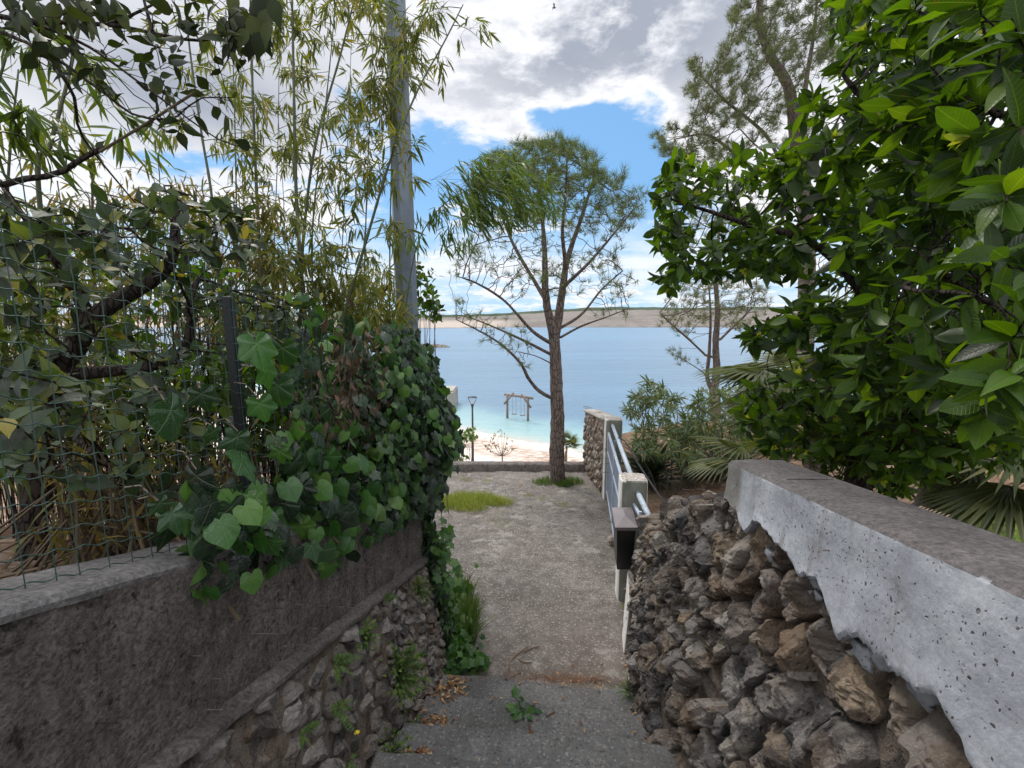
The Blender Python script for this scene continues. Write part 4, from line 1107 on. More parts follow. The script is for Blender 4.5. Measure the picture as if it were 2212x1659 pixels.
tb = WZ(1046, 992, -8.42)
table = thing('round_table', 'round white table top just beyond the terrace wall beside the lamp post', 'table', (tb[0], tb[1], -9.15))
mb = MB(); mb.lathe((tb[0], tb[1], 0), [(0, -8.47), (.55, -8.47), (.60, -8.455), (.60, -8.43), (.58, -8.415), (0, -8.41)], 40); mb.build('table_top', M_DISC, table, smooth=False)
mb = MB(); mb.lathe((tb[0], tb[1], 0), [(.28, -9.2), (.26, -9.12), (.05, -9.05), (.045, -8.48)], 16); mb.build('leg', M_DISC, table, smooth=True)

q0 = WZ(980, 884, -10)
quay = thing('stone_pier', 'grey stone pier end in the water at the left of the beach', 'pier', (q0[0] - 8, q0[1] + 2, -10.3))
mb = MB(); mb.box((q0[0] - 10, q0[1] + 2.2, -9.35), ((1, 0, 0), (0, 1, 0), (0, 0, 1)), (10, 2.2, 1.25)); mb.build('block', M_QUAY, quay, bevel=.05)
mb = MB(); mb.box((q0[0] - 10, q0[1] + 2.3, -8.02), ((1, 0, 0), (0, 1, 0), (0, 0, 1)), (9.9, 2.0, .09)); mb.build('slab', M_QUAY, quay, bevel=.03)

c = WZ(925, 750, -10); mb = MB(); P = np.zeros((60, 18, 3))
for i, a in enumerate(np.linspace(-1, 1, 60)):
    for j, b in enumerate(np.linspace(-1, 1, 18)):
        h = max(0, 1 - a * a) ** .5 * max(0, 1 - b * b) ** .6
        P[i, j] = (c[0] + a * 8.2, c[1] + b * 2.6 + .5 * mn.noise(Vector((a * 5, b * 2, 0))), -10.2 + h * (1.15 + .75 * mn.fractal(Vector((a * 8, b * 3, 1)), .7, 2, 5)))
mb.grid(P); tag(mb.build('rock_islet', M_ISLET, smooth=False), 'small flat brown rock islet in the bay near the pole', 'rock')

b0 = W(1197, 17, 40); bird = MB()
bird.tube([b0 + [-.18, 0, .02], b0 + [-.05, 0, .0], b0 + [.10, 0, 0], b0 + [.18, 0, .03]], [.01, .05, .045, .01], 8)
for s in (-1, 1): bird.add([b0 + [.06, 0, .02], b0 + [-.06, 0, .02], b0 + [-.10, s * .28, .16], b0 + [.02, s * .26, .18], b0 + [-.12, s * .5, .10]], [(0, 1, 2, 3), (3, 2, 4)])
tag(bird.build('bird', M_FEATHER), 'tiny dark bird flying under the grey cloud', 'bird')
# =================================================================== pines
NEED = []
def needle_tuft(n, spread, w):
    """one tuft: n thin needles fanning round +y"""
    v = []; f = []
    for k in range(n):
        a = 2 * math.pi * k / n + rnd.uniform(-.3, .3); sp = spread * rnd.uniform(.35, 1.1); L = rnd.uniform(.7, 1.05)
        d = np.array([math.cos(a) * math.sin(sp), math.cos(sp), math.sin(a) * math.sin(sp)])
        b = np.array([0, rnd.uniform(-.25, .15), 0]); t = b + d * L; s = unit(np.cross(d, rnd.choice([(0, 0, 1.), (1., 0, 0)]))) * w
        i = len(v); v += [b - s, b + s, t]; f.append((i, i + 1, i + 2))
    return np.array(v), [np.array(f)]
TUFTS = [needle_tuft(22, 1.0, .020) for _ in range(3)]
def pine(name, label, base, limbs, atts, step, dk, tuft, mat, tip=.004, per=3, sides=5, wood=M_BARK_P, expo=2.3, lo=0, extra_frozen=True, thick=10, cat='tree', group=None, zlow=None):
    o = thing(name, label, cat, base, group)
    tr = Tree(step)
    for i, (pts, r0, r1) in enumerate(limbs): tr.limb(pts, r0, r1, attach=i > 0)
    n0 = len(limbs[0][0]); nf = int(len(resample(limbs[0][0], step)) * .5)
    tr.grow(atts, dk, 90, grav=.10, jit=.30, frozen=nf)
    tr.finish(tip, expo)
    mb = MB(); tr.mesh(mb, sides, rough=.05, thick_sides=thick); mb.build('trunk', wood, o, smooth=True)
    m = MB()
    idx = np.where(tr.lev <= 2)[0]; idx = idx[idx > nf]
    if zlow is not None: idx = np.array([i for i in idx if tr.A[i][2] > zlow or (tr.lev[i] == 0 and rng.random() < .8)])
    idx = np.repeat(idx, [1 if zlow is not None and tr.A[i][2] < zlow else per if tr.lev[i] == 0 else max(1, per - 1) for i in idx])
    P = tr.A[idx] + rng.normal(size=(len(idx), 3)) * step * .35
    D = unit(tr.dir[idx] * .9 + rng.normal(size=(len(idx), 3)) * .45 + np.array([0, 0, .45]))
    part = rng.integers(0, 3, len(idx))
    for k in range(3):
        q = part == k; scatter(m, TUFTS[k], P[q], D[q], rvec(q.sum()), tuft * rng.uniform(.7, 1.2, q.sum()))
    m.build('crown', mat, o)
    return o, tr
def cloudpts(poly, n, t, dt):
    p = sample_poly(poly, n); tt = t + dt * np.clip(rng.normal(size=n) * .55, -1.2, 1.2)
    return np.array([W(a, b, c) for (a, b), c in zip(p, tt)])
T1 = 8.05
def L(pts, t0, t1, r0, r1):
    n = len(pts); return ([W(x, y, t0 + (t1 - t0) * i / (n - 1)) for i, (x, y) in enumerate(pts)], r0, r1)
base1 = WZ(1205, 1046, -2.86)
limbs1 = [([base1 - np.array([0, 0, .3]), base1, W(1203, 980, T1), W(1204, 900, T1), W(1201, 800, T1), W(1197, 730, T1)], .145, .095),
          L([(1197, 730), (1190, 700), (1179, 640), (1177, 560), (1172, 480), (1160, 390)], T1, T1 - .3, .085, .015),
          L([(1197, 730), (1204, 700), (1213, 640), (1226, 560), (1256, 470), (1285, 380)], T1, T1 + .3, .085, .015),
          L([(1180, 650), (1150, 600), (1110, 530), (1085, 470)], T1, T1 + .7, .042, .010),
          L([(1222, 575), (1215, 500), (1222, 420), (1225, 340)], T1, T1 - .6, .038, .010),
          L([(1216, 620), (1270, 570), (1330, 500), (1370, 450)], T1, T1 - .5, .036, .008),
          L([(1196, 745), (1150, 715), (1090, 650), (1030, 612), (985, 596)], T1, T1 - .5, .034, .007),
          L([(1199, 770), (1130, 735), (1080, 712), (1020, 688), (985, 680)], T1, T1 + .5, .030, .006),
          L([(1202, 865), (1165, 845), (1140, 815), (1125, 785), (1080, 742), (1030, 712), (985, 690)], T1, T1 - .4, .038, .007),
          L([(1199, 715), (1255, 680), (1300, 625), (1345, 585)], T1, T1 + .5, .030, .006),
          L([(1200, 735), (1255, 705), (1310, 685), (1360, 665)], T1, T1 - .4, .024, .006),
          L([(1200, 790), (1160, 770), (1120, 760)], T1, T1 - .5, .014, .004)]
crown1 = [(1020, 395), (1060, 335), (1120, 312), (1150, 305), (1210, 292), (1280, 330), (1320, 380), (1390, 410), (1396, 470), (1350, 520), (1300, 520), (1240, 470), (1180, 480), (1120, 480), (1060, 500), (1010, 470)]
att = np.vstack([cloudpts(crown1, 500, T1, 1.4),
                 cloudpts([(1080, 330), (1150, 300), (1260, 310), (1330, 390), (1250, 420), (1120, 400)], 180, T1, 1.0),
                 cloudpts([(1010, 500), (1100, 480), (1350, 500), (1340, 620), (1230, 640), (1100, 640), (1020, 580)], 420, T1, 1.3),
                 cloudpts([(970, 590), (1010, 520), (1060, 560), (1070, 630)], 90, T1 - .3, .5),
                 cloudpts([(970, 690), (985, 640), (1080, 690), (1150, 740), (1080, 760)], 90, T1 - .1, .6),
                 cloudpts([(1075, 740), (1130, 740), (1140, 800)], 26, T1 - .3, .4),
                 cloudpts([(1300, 600), (1370, 570), (1375, 620), (1360, 680), (1290, 690)], 70, T1, .6)])
pine('pine_tree', 'single pine with bare lower limbs growing through the terrace, in the middle of the view', base1, limbs1, att, .115, .12, .18, L_PINE, .0042, 3, zlow=W(1200, 470, T1)[2])

T2 = 11.5; b2 = W(1545, 1010, T2); b2[2] = float(ground_z(b2[0], b2[1])) - .2
limbs2 = [([b2, W(1541, 960, T2), W(1545, 900, T2), W(1542, 850, T2)], .15, .13),
          L([(1542, 850), (1548, 800), (1546, 740), (1550, 680), (1546, 600), (1552, 520), (1550, 450)], T2, T2, .10, .02),
          L([(1542, 855), (1528, 815), (1532, 760), (1535, 680), (1530, 600)], T2, T2 + .6, .06, .012),
          L([(1532, 775), (1490, 735), (1450, 700), (1425, 675)], T2, T2 - .8, .03, .006),
          L([(1549, 740), (1590, 700), (1630, 660)], T2, T2 + .5, .035, .008),
          L([(1528, 810), (1490, 785), (1455, 765)], T2, T2 - .4, .016, .005)]
att = np.vstack([cloudpts([(1415, 690), (1440, 640), (1480, 600), (1560, 590), (1660, 600), (1680, 660), (1600, 720), (1560, 690), (1480, 730)], 420, T2, 1.6),
                 cloudpts([(1440, 400), (1660, 400), (1680, 600), (1440, 600)], 280, T2, 1.6),
                 cloudpts([(1440, 765), (1470, 755), (1500, 790), (1470, 785)], 14, T2, .4)])
pine('pine_tree', 'thin twin stemmed pine behind the oleanders, left of the palm', b2, limbs2, att, .15, .17, .18, L_PINE2, .005, 2)

T3 = 12.0; b3 = W(1735, 1000, T3); b3[2] = float(ground_z(b3[0], b3[1])) - .2
limbs3 = [([b3, W(1740, 700, T3), W(1742, 520, T3), W(1738, 430, T3), W(1724, 330, T3), W(1716, 240, T3)], .26, .17),
          L([(1716, 240), (1700, 180), (1665, 120), (1640, 40), (1650, -80), (1660, -200)], T3, T3, .14, .03),
          L([(1722, 300), (1736, 220), (1745, 150), (1760, 60), (1770, -80)], T3, T3 + .8, .08, .02),
          L([(1740, 425), (1680, 400), (1630, 370), (1560, 310), (1520, 290), (1460, 300)], T3, T3 - .8, .07, .010),
          L([(1738, 440), (1700, 380), (1660, 300), (1620, 260), (1570, 220), (1510, 160)], T3, T3 + .3, .055, .010),
          L([(1722, 360), (1690, 345), (1640, 320), (1590, 270)], T3, T3 + .6, .04, .008)]
att = np.vstack([cloudpts([(1570, 30), (1600, -120), (1800, -150), (1830, 130), (1700, 160), (1600, 170), (1560, 110)], 600, T3, 1.9),
                 cloudpts([(1480, 150), (1520, 110), (1590, 150), (1640, 230), (1600, 280), (1500, 260), (1480, 200)], 330, T3, 1.2),
                 cloudpts([(1400, 290), (1450, 270), (1560, 270), (1620, 330), (1600, 370), (1480, 350), (1420, 330)], 200, T3, 1.0),
                 cloudpts([(1580, 170), (1700, 160), (1800, 250), (1770, 370), (1620, 300)], 110, T3, 1.4)])
pine('pine_tree', 'tall pine with reddish trunk above the laurel, crown cut by the picture top', b3, limbs3, att, .16, .19, .22, L_PINE2, .006, 4)

# =================================================================== laurel
def tcl(px, py):  # distance of the laurel front as the bush recedes to the left
    return np.interp(px, [1390, 1550, 1700, 1850, 2000, 2212], [2.25, 2.05, 1.75, 1.35, 1.0, .68])
lau_poly = [(1790, -60), (1800, 100), (1850, 115), (1740, 215), (1735, 290), (1690, 320), (1715, 390), (1640, 370), (1520, 325), (1425, 345), (1405, 385), (1440, 460), (1398, 512), (1425, 560),
            (1412, 600), (1455, 635), (1560, 605), (1690, 600), (1722, 650), (1655, 665), (1600, 720), (1650, 770), (1705, 800), (1730, 850), (1800, 900), (2240, 900), (2300, -60)]
low_poly = [(1600, 840), (1700, 800), (1900, 760), (2212, 760), (2212, 980), (2000, 960), (1980, 1060), (1930, 1075), (1800, 1005), (1700, 985), (1600, 960), (1580, 900)]
gap_poly = [(1690, 600), (1722, 650), (1655, 665), (1600, 720), (1560, 605)]
def laurel_att(poly, n, d0, d1, tf=tcl):
    out = []
    while len(out) < n:
        px, py = sample_poly(poly, 1)[0]
        t = tf(px, py) + rng.uniform(d0, d1)
        p = W(px, py, t)
        if p[1] < 1.9 and p[2] < rtop(p[1]) + .10 and p[0] < rface(p[1]) + .28: continue
        if p[1] < .12: continue
        out.append(p)
    return np.array(out)
root = np.array([2.05, 2.75, -2.2])
la = thing('laurel_tree', 'big dark green laurel with glossy leaves leaning over the concrete banded wall', 'tree', root)
tr = Tree(.055)
tr.limb([root, root + [.0, -.05, .6], root + [-.05, -.15, 1.2], root + [-.1, -.25, 1.7]], .075, .05)
tr.limb([root + [-.05, -.15, 1.2], (1.7, 1.95, -.35), W(1800, 560, 1.95), W(1600, 480, 2.2), W(1450, 430, 2.3)], .035, .006)
tr.limb([root + [-.1, -.25, 1.7], (1.75, 1.6, .2), W(1900, 250, 1.6), W(1820, 160, 1.6)], .035, .006)
tr.limb([root + [-.1, -.25, 1.7], (1.9, 1.4, 0.2), (1.75, 1.0, .5), W(2150, 250, 1.0)], .035, .006)
tr.limb([root + [-.05, -.15, 1.2], (1.75, 1.5, -.25), W(2050, 600, 1.25), W(1950, 620, 1.15)], .03, .006)
tr.limb([root + [0, -.05, .6], (1.9, 2.3, -1.0), W(1750, 880, 2.3), W(1650, 900, 2.4)], .03, .006)
tr.limb([root + [0, -.05, .6], (1.85, 2.45, -1.1), W(1850, 960, 2.2), W(1950, 900, 1.8)], .025, .006)
att = np.vstack([laurel_att(lau_poly, 1250, 0, .55), laurel_att(lau_poly, 800, .5, 1.3), laurel_att([(1800, 0), (2250, 0), (2250, 900), (1800, 900)], 700, 1.1, 2.2), laurel_att([(1850, -60), (2280, -60), (2280, 500), (1850, 500)], 420, 0, .9), laurel_att([(2250, -60), (2700, 0), (2700, 800), (2250, 850)], 330, .1, 1.0), laurel_att([(2000, 200), (2260, 200), (2260, 850), (2000, 850)], 260, -.05, .5), laurel_att(low_poly, 700, .05, .8, lambda x, y: np.interp(x, [1580, 1750, 2000, 2212], [2.35, 2.0, 1.6, 1.45])), laurel_att([(1620, 860), (2240, 800), (2240, 1010), (1990, 1010), (1975, 1085), (1900, 1060), (1800, 1010), (1640, 975)], 520, .4, 1.7, lambda x, y: np.interp(x, [1580, 1750, 2000, 2212], [2.35, 2.0, 1.6, 1.45])),
                 laurel_att([(1405, 340), (1700, 320), (1720, 600), (1420, 620)], 240, 0, .5)])
def in_gap(P): 
    x, y, t = proj(P); return in_poly(x, y, gap_poly)
tr.grow(att, .075, 70, grav=.05, jit=.35, frozen=12); tr.finish(.0016, 2.4)
mb = MB(); tr.mesh(mb, 5, thick_sides=8); mb.build('branches', M_BARK_D, la, smooth=True)
lv = MB(); yg = MB()
def rosettes(tr, lv, tmpl, size, idx, per_tip, per_side, up=.55, splay=(.7, 1.3), yg=None, ytmpl=None, pyoung=.05):
    P = []; D = []; U = []; S = []
    YP = []; YD = []; YU = []; YS = []
    for i in idx:
        d = tr.dir[i]; tip = tr.lev[i] == 0; n = per_tip if tip else per_side
        a0 = rng.uniform(0, 6.28); s1 = unit(np.cross(d, rvec(1)[0])); s2 = np.cross(d, s1)
        for k in range(int(n + rng.integers(0, 2))):
            a = a0 + k * 2.4; sp = rng.uniform(*splay) if tip else rng.uniform(.9, 1.5)
            dd = d * math.cos(sp) + (s1 * math.cos(a) + s2 * math.sin(a)) * math.sin(sp)
            P.append(tr.A[i] - d * rng.uniform(0, 1) * tr.step * (.9 if tip else .5)); D.append(dd + np.array([0, 0, -.12]) + rng.normal(size=3) * .12)
            U.append(d * .6 + np.array([0, 0, up]) + rng.normal(size=3) * .28); S.append(size * rng.uniform(.5, 1.2))
        if tip and yg is not None and rng.random() < pyoung:
            for k in range(5):
                a = a0 + k * 1.26; sp = rng.uniform(.2, .6)
                YD.append(d * math.cos(sp) + (s1 * math.cos(a) + s2 * math.sin(a)) * math.sin(sp) + [0, 0, .2]); YP.append(tr.A[i]); YU.append(-(s1 * math.cos(a) + s2 * math.sin(a)) + [0, 0, .3]); YS.append(size * rng.uniform(.30, .52))
    tm = [tmpl] if isinstance(tmpl, tuple) else tmpl
    P = np.array(P); D = np.array(D); U = np.array(U); S = np.array(S); q = rng.integers(0, len(tm), len(P))
    for j, t in enumerate(tm): scatter(lv, t, P[q == j], D[q == j], U[q == j], S[q == j])
    if YP: scatter(yg, ytmpl, YP, YD, YU, YS)
idx = np.where(tr.lev <= 3)[0]; idx = idx[idx > 40]
px_, py_, _t = proj(tr.A[idx]); idx = np.array([i for i, x, y in zip(idx, px_, py_) if not in_poly(x, y, gap_poly)])
rosettes(tr, lv, [LAUREL, LAUREL2, LAUREL3], .084, idx, 7, 3, yg=yg, ytmpl=LAUREL, pyoung=.17)
lv.build('leaves', L_LAUREL, la, smooth=True); yg.build('young_leaves', L_YOUNG, la, smooth=True)

# =================================================================== ivy
ivy = thing('ivy', 'dense dark ivy covering the wire fence and wall end, hanging onto the path', 'ivy', (-.62, 3.05, -1.3))
P = []; D = []; U = []; S = []
def ivy_add(p, nrm, size, down=1.0):
    P.append(p); U.append(np.asarray(nrm, float) + rng.normal(size=3) * .52); D.append(np.array([rng.normal() * .5, rng.normal() * .45, -down]) + np.asarray(nrm, float) * rng.uniform(.0, .45)); S.append(size)
for _ in range(330):   # mid sized leaves spilling over the wall top
    y = rng.uniform(1.05, 2.7); h = rng.uniform(-.15 + .07 * (y > 1.9), .42) * (1 if y > 1.5 else .5)
    ivy_add((fx(y) + rng.uniform(.03, .14), y, ltop(y) + h), (.7, -.6, .45), rng.uniform(.040, .075))
n = 0
while n < 3900:
    y = rng.uniform(1.55, 3.32); k = float(sst(y, 1.9, 2.7))
    if rng.random() > .18 + .82 * k: continue
    hmax = .55 + .58 * k; h = rng.uniform(-.13 + .07 * k - .06 * rng.random(), hmax)
    if h > hmax - .2 * rng.random(): continue
    d = rng.uniform(.0, .05 + .24 * k * (.25 + .75 * math.exp(-((h - .45) / .38) ** 2))) 
    yy = min(y, 3.08)
    z = ltop(yy) + h - (.25 * max(0, y - 3.08))
    ivy_add((fx(y) + .02 + d * rng.uniform(.4, 1.1), y, z), (.75, -.45, .35), rng.uniform(.026, .062)); n += 1
for _ in range(420):   # behind and above the fence
    y = rng.uniform(2.1, 3.35); h = rng.uniform(.1, 1.05); ivy_add((fx(y) - rng.uniform(.02, .35), y, ltop(y) + h), (.4, -.5, .7), rng.uniform(.05, .08))
for _ in range(620):   # end of the wall
    f = rng.random(); z = -1.25 - 1.2 * f; x = -.69 + .17 * f + rng.uniform(-.06, .08); y = 3.12 + rng.uniform(-.06, .22)
    ivy_add((x, y, z), (.7, -.6, .25), rng.uniform(.035, .065))
for _ in range(520):   # outer shoulder of the mass
    a = rng.random(); y = 2.75 + .5 * a; h = rng.uniform(-.08, .98); b = math.exp(-((h - .42) / .42) ** 2)
    ivy_add((fx(y) + .06 + .24 * b * rng.uniform(.55, 1.05), y + .04, ltop(min(y, 3.05)) + h), (.8, -.5, .25), rng.uniform(.045, .075))
lv = MB(); P = np.array(P); D = np.array(D); U = np.array(U); S = np.array(S); q = rng.random(len(P)) < .5
fresh = rng.random(len(P)) < np.where(P[:, 1] < 2.6, .26, .09)
scatter(lv, IVY, P[q & ~fresh], D[q & ~fresh], U[q & ~fresh], S[q & ~fresh]); scatter(lv, IVY2, P[~q & ~fresh], D[~q & ~fresh], U[~q & ~fresh], S[~q & ~fresh])
lv.build('leaves', L_IVY, ivy, smooth=True)
fr_ = MB(); scatter(fr_, IVY2, P[fresh] + [.02, -.02, 0], D[fresh], U[fresh], S[fresh] * .95)
big = MB()
BIG = [(345, 912, 130), (418, 865, 80), (535, 765, 105), (598, 770, 85), (500, 958, 85), (497, 1012, 110), (410, 1045, 105), (350, 1120, 80), (562, 1140, 105), (600, 1100, 80), (640, 1060, 65),
       (632, 1150, 75), (500, 1195, 62), (640, 1190, 52), (545, 885, 75), (588, 850, 90), (325, 1095, 60), (690, 1000, 70), (620, 1012, 72), (770, 1050, 50), (740, 930, 55), (860, 1000, 60), (830, 970, 50), (665, 940, 60), (700, 890, 60), (450, 940, 60), (560, 815, 80), (470, 1080, 60), (735, 1010, 62), (800, 1075, 55), (655, 1105, 60), (590, 985, 62), (780, 985, 55), (840, 1045, 52)]
nb = 0
for px, py, s in BIG:
    u = (px - CX) / 1000; t = .90 / (.085 - u); p = W(px, py - s * .35, t) + np.array([.03, -.02, 0])
    target = fr_ if (nb % 3 == 2) else big; nb += 1
    scatter(target, BIGI[nb % 3], [p], [np.array([rng.normal() * .3, rng.normal() * .25, -1])], [np.array([.60, -.65, .55]) + rng.normal(size=3) * .35], s * t / 1000 * .62)
big.build('large_leaves', L_IVY, ivy, smooth=True); fr_.build('fresh_leaves', L_IVYB, ivy, smooth=True)
st = MB()
for _ in range(70):
    y = rng.uniform(1.9, 3.2); x0 = fx(y) + rng.uniform(-.03, .08); z = ltop(min(y, 3.05)) + rng.uniform(-.1, .2); pts = [(x0, y, z)]
    for k in range(10):
        q = pts[-1]; pts.append((q[0] + rng.normal() * .012, q[1] + rng.normal() * .035, q[2] + rng.uniform(.02, .10)))
    st.tube(pts, np.linspace(.005, .002, 11), 4, cap=False)
for _ in range(0):
    pts = [(-.68, 3.1 + rng.uniform(-.05, .15), -1.2)]
    for k in range(12): q = pts[-1]; pts.append((q[0] + .014 + rng.normal() * .012, q[1] + rng.normal() * .02, q[2] - .10))
    st.tube(pts, .006, 4, cap=False)
for px, py, s in BIG:
    u = (px - CX) / 1000; t = .90 / (.085 - u); p = W(px, py - s * .35, t) + np.array([.03, -.02, 0]); w_ = p + np.array([-.06, rng.normal() * .04, rng.uniform(-.02, .06)])
    st.tube([p, (p + w_) / 2 + [0, 0, .02], w_], .002, 4, cap=False)
st.build('vines', M_BARK_L, ivy)
dd = MB(); n = 0; P = []; D = []; U = []; S = []
while n < 300:
    px, py = rng.normal(770, 50), rng.normal(850, 75); u = (px - CX) / 1000; t = (.90 - rng.uniform(-.02, .10)) / (.085 - u)
    P.append(W(px, py, t)); D.append([rng.normal() * .5, rng.normal() * .4, -1]); U.append([.7, -.6, .3] + rng.normal(size=3) * 1.1); S.append(rng.uniform(.025, .06)); n += 1
scatter(dd, DRY, P, D, U, S); dd.build('dead_leaves', L_DEAD, ivy, smooth=True)
# trailing runner of ivy along the path edge
run = thing('ivy', 'runner of fresh bright ivy trailing along the left edge of the path', 'ivy', (-.40, 3.1, -2.47))
P = []; D = []; U = []; S = []
for px, py, nn, sp, sz in ((955, 1190, 40, 24, .06), (975, 1290, 70, 30, .06), (985, 1370, 70, 28, .055), (1000, 1425, 60, 28, .055), (1030, 1440, 34, 20, .05), (950, 1250, 40, 20, .055)):
    for _ in range(nn):
        x, y = px + rng.normal() * sp * .6, py + rng.normal() * sp * 1.1
        g = WZ(x, min(y, 1450), -2.44); p = g + np.array([0, 0, rng.uniform(.0, .10)]) if py > 1270 else W(x, y, rng.uniform(3.2, 3.6))
        if p[0] < -.62: p[0] = -.58
        P.append(p); D.append([rng.normal() * .6 + .3, rng.normal() * .6, -.35]); U.append([.35, -.55, .8] + rng.normal(size=3) * .35); S.append(sz * rng.uniform(.7, 1.2))
mb = MB(); scatter(mb, IVY, P, D, U, S); mb.build('leaves', L_IVYB, run, smooth=True)
mb = MB(); mb.tube([(-.52, 3.25, -2.1), (-.47, 3.2, -2.3), (-.42, 3.15, -2.45), (-.36, 3.05, -2.46), (-.25, 3.0, -2.46)], .006, 5); mb.build('stems', M_BARK_L, run)

# =================================================================== small plants
def rosette_plant(name, label, cat, c, n, size, tmpl, mat, nrm=(0, 0, 1), spread=1.0, rad=.02, up=.4, group=None):
    o = thing(name, label, cat, c, group); nrm = unit(nrm); mb = MB(); st = mb; c = np.asarray(c, float)
    P = []; D = []; U = []; S = []
    for _ in range(n):
        d = unit(rng.normal(size=3)); d = d - nrm * (d @ nrm); d = unit(d * spread + nrm * rng.uniform(.15, 1.0) + np.array([0, 0, up * rng.uniform(-.3, 1)]))
        L_ = rad * rng.uniform(.3, 1.0); p = c + d * L_
        st.tube([c, c + d * L_ * .6 + nrm * .1 * L_, p], .0012, 3, cap=False)
        P.append(p); D.append(d + rng.normal(size=3) * .4 + [0, 0, -.25]); U.append(nrm + [0, 0, .5] + rng.normal(size=3) * .35); S.append(size * rng.uniform(.6, 1.2))
    scatter(mb, tmpl, P, D, U, S); mb.build('leaves', mat, o, smooth=True); return o
def fern(label, c, n, L_, nrm):
    o = thing('wall_fern', label, 'fern', c, 'ferns rooted in the joints of the slab stone wall'); nrm = unit(nrm); mb = MB(); c = np.asarray(c, float)
    P = []; D = []; U = []; S = []
    for k in range(n):
        side = rng.normal(size=3); side = unit(side - nrm * (side @ nrm)); d = unit(side + nrm * .7 + [0, 0, .35]); ln = L_ * rng.uniform(.6, 1.1)
        sp = [c + d * ln * q + np.array([0, 0, -.55 * ln * q * q]) for q in np.linspace(0, 1, 12)]
        mb.tube(sp, .0011, 3, cap=False)
        for q in range(2, 12):
            tg = unit(sp[q] - sp[q - 1]); sd_ = unit(np.cross(tg, nrm))
            for s in (-1, 1):
                P.append(sp[q]); D.append(sd_ * s + tg * .35); U.append(nrm + [0, 0, .4]); S.append(ln * .20 * (1 - (q / 13) ** 2))
    scatter(mb, leaf(.5, [.3, 1, .8, .1]), P, D, U, S); mb.build('fronds', L_WEED, o); return o
def wallpt(px, py, out=.03):
    # intersection with the battered stone face of the left wall
    u = (px - CX) / 1000; t = .8 / (.0845 - u)
    for _ in range(12):
        p = W(px, py, t); h = max(0, lledge(p[1]) - .05 - p[2]); x = lface(p[1]) + .035 + .15 * min(h / .8, 1.3) + out
        t = t * (x / p[0]) if abs(p[0]) > 1e-3 else t
    return W(px, py, t)
WN = (.85, -.15, .5)
for px, py, n, L_, lab in ((728, 1440, 11, .10, 'small drooping fern on the slab stones just under the cement ledge'), (725, 1535, 9, .09, 'feathery fern in a slab stone joint, below the ledge fern'),
                          (655, 1590, 7, .07, 'lowest tiny fern on the slab stones near the bottom edge of the view'), (832, 1300, 7, .08, 'slender fern high on the slab stones near the wall end')):
    fern(lab, wallpt(px, py), n, L_, WN)
G = 'leafy weeds rooted in the slab stone wall'
rosette_plant('wall_weed', 'bushy bright green weed, largest on the slab stones beside the step edge', 'weed', wallpt(855, 1462), 170, .034, OVATE, L_WEED, WN, 1.0, .16, .2, G)
rosette_plant('wall_weed', 'round leafy weed tucked under the ivy at the far end of the slab stones', 'weed', wallpt(900, 1280), 70, .030, OVATE, L_WEED, WN, 1.0, .09, .3, G)
rosette_plant('wall_weed', 'small pale weed under the cement ledge between the two ledge ferns', 'weed', wallpt(785, 1378), 50, .028, OVATE, L_WEED, WN, 1.0, .07, .3, G)
rosette_plant('wall_weed', 'weed at the foot of the slab stones beside dry leaves on the lowest step', 'weed', wallpt(842, 1630, .05), 70, .028, OVATE, L_WEED, WN, 1.0, .10, .5, G)
rosette_plant('wall_weed', 'upright weed growing where the slab stones meet the second step', 'weed', wallpt(888, 1585, .05), 46, .028, OVATE, L_WEED, WN, 1.0, .08, .6, G)
rosette_plant('wall_weed', 'weed at the foot of the wall end beside the top step with leaf litter', 'weed', wallpt(965, 1500, .05), 40, .026, OVATE, L_WEED, WN, .8, .08, .6, G)
o = rosette_plant('yellow_flower', 'single tiny yellow flower on a thin stalk before the slab stones', 'flower', wallpt(752, 1640, .02), 6, .03, OVATE, L_WEED, WN, 1.0, .03, .3)
hp = wallpt(771, 1583, .06); mb = MB(); mb.tube([np.array(o.location), (np.array(o.location) + hp) / 2 + [.02, 0, 0], hp], .0012, 4); mb.build('stalk', L_WEED, o)
mb = MB(); scatter(mb, leaf(.6, [.3, 1, .6]), [hp] * 9, [np.array([math.cos(a), math.sin(a), .35]) for a in np.arange(9) * .7], [[0, 0, 1]] * 9, .011); mb.build('petals', L_YEL, o)

def stair_z(y, x=0):
    a = y * math.cos(AZ) + x * math.sin(AZ)
    for k in range(len(nos) - 1):
        if a > nos[0][0]: return float(path_z(max(y, 2.6)))
        if nos[k + 1][0] < a <= nos[k][0]: return nos[k][1]
    return -1.45
def onstep(px, py):
    z = -2.1
    for _ in range(10):
        p = WZ(px, py, z); z = stair_z(p[1], p[0])
    return WZ(px, py, z) + np.array([0, 0, .006])
o = rosette_plant('broken_sprig', 'fresh green leafy sprig lying on the second step', 'sprig', onstep(1128, 1532), 22, .038, IVY, L_IVYB, (0, 0, 1), 4.0, .075, .0)
o = rosette_plant('grass_tuft', 'spiky green tuft at the right end of the top step against the rubble', 'tuft', onstep(1358, 1500), 50, .11, blade(.05, .3), L_WEED, (-.3, -.2, 1), .5, .03, .8)

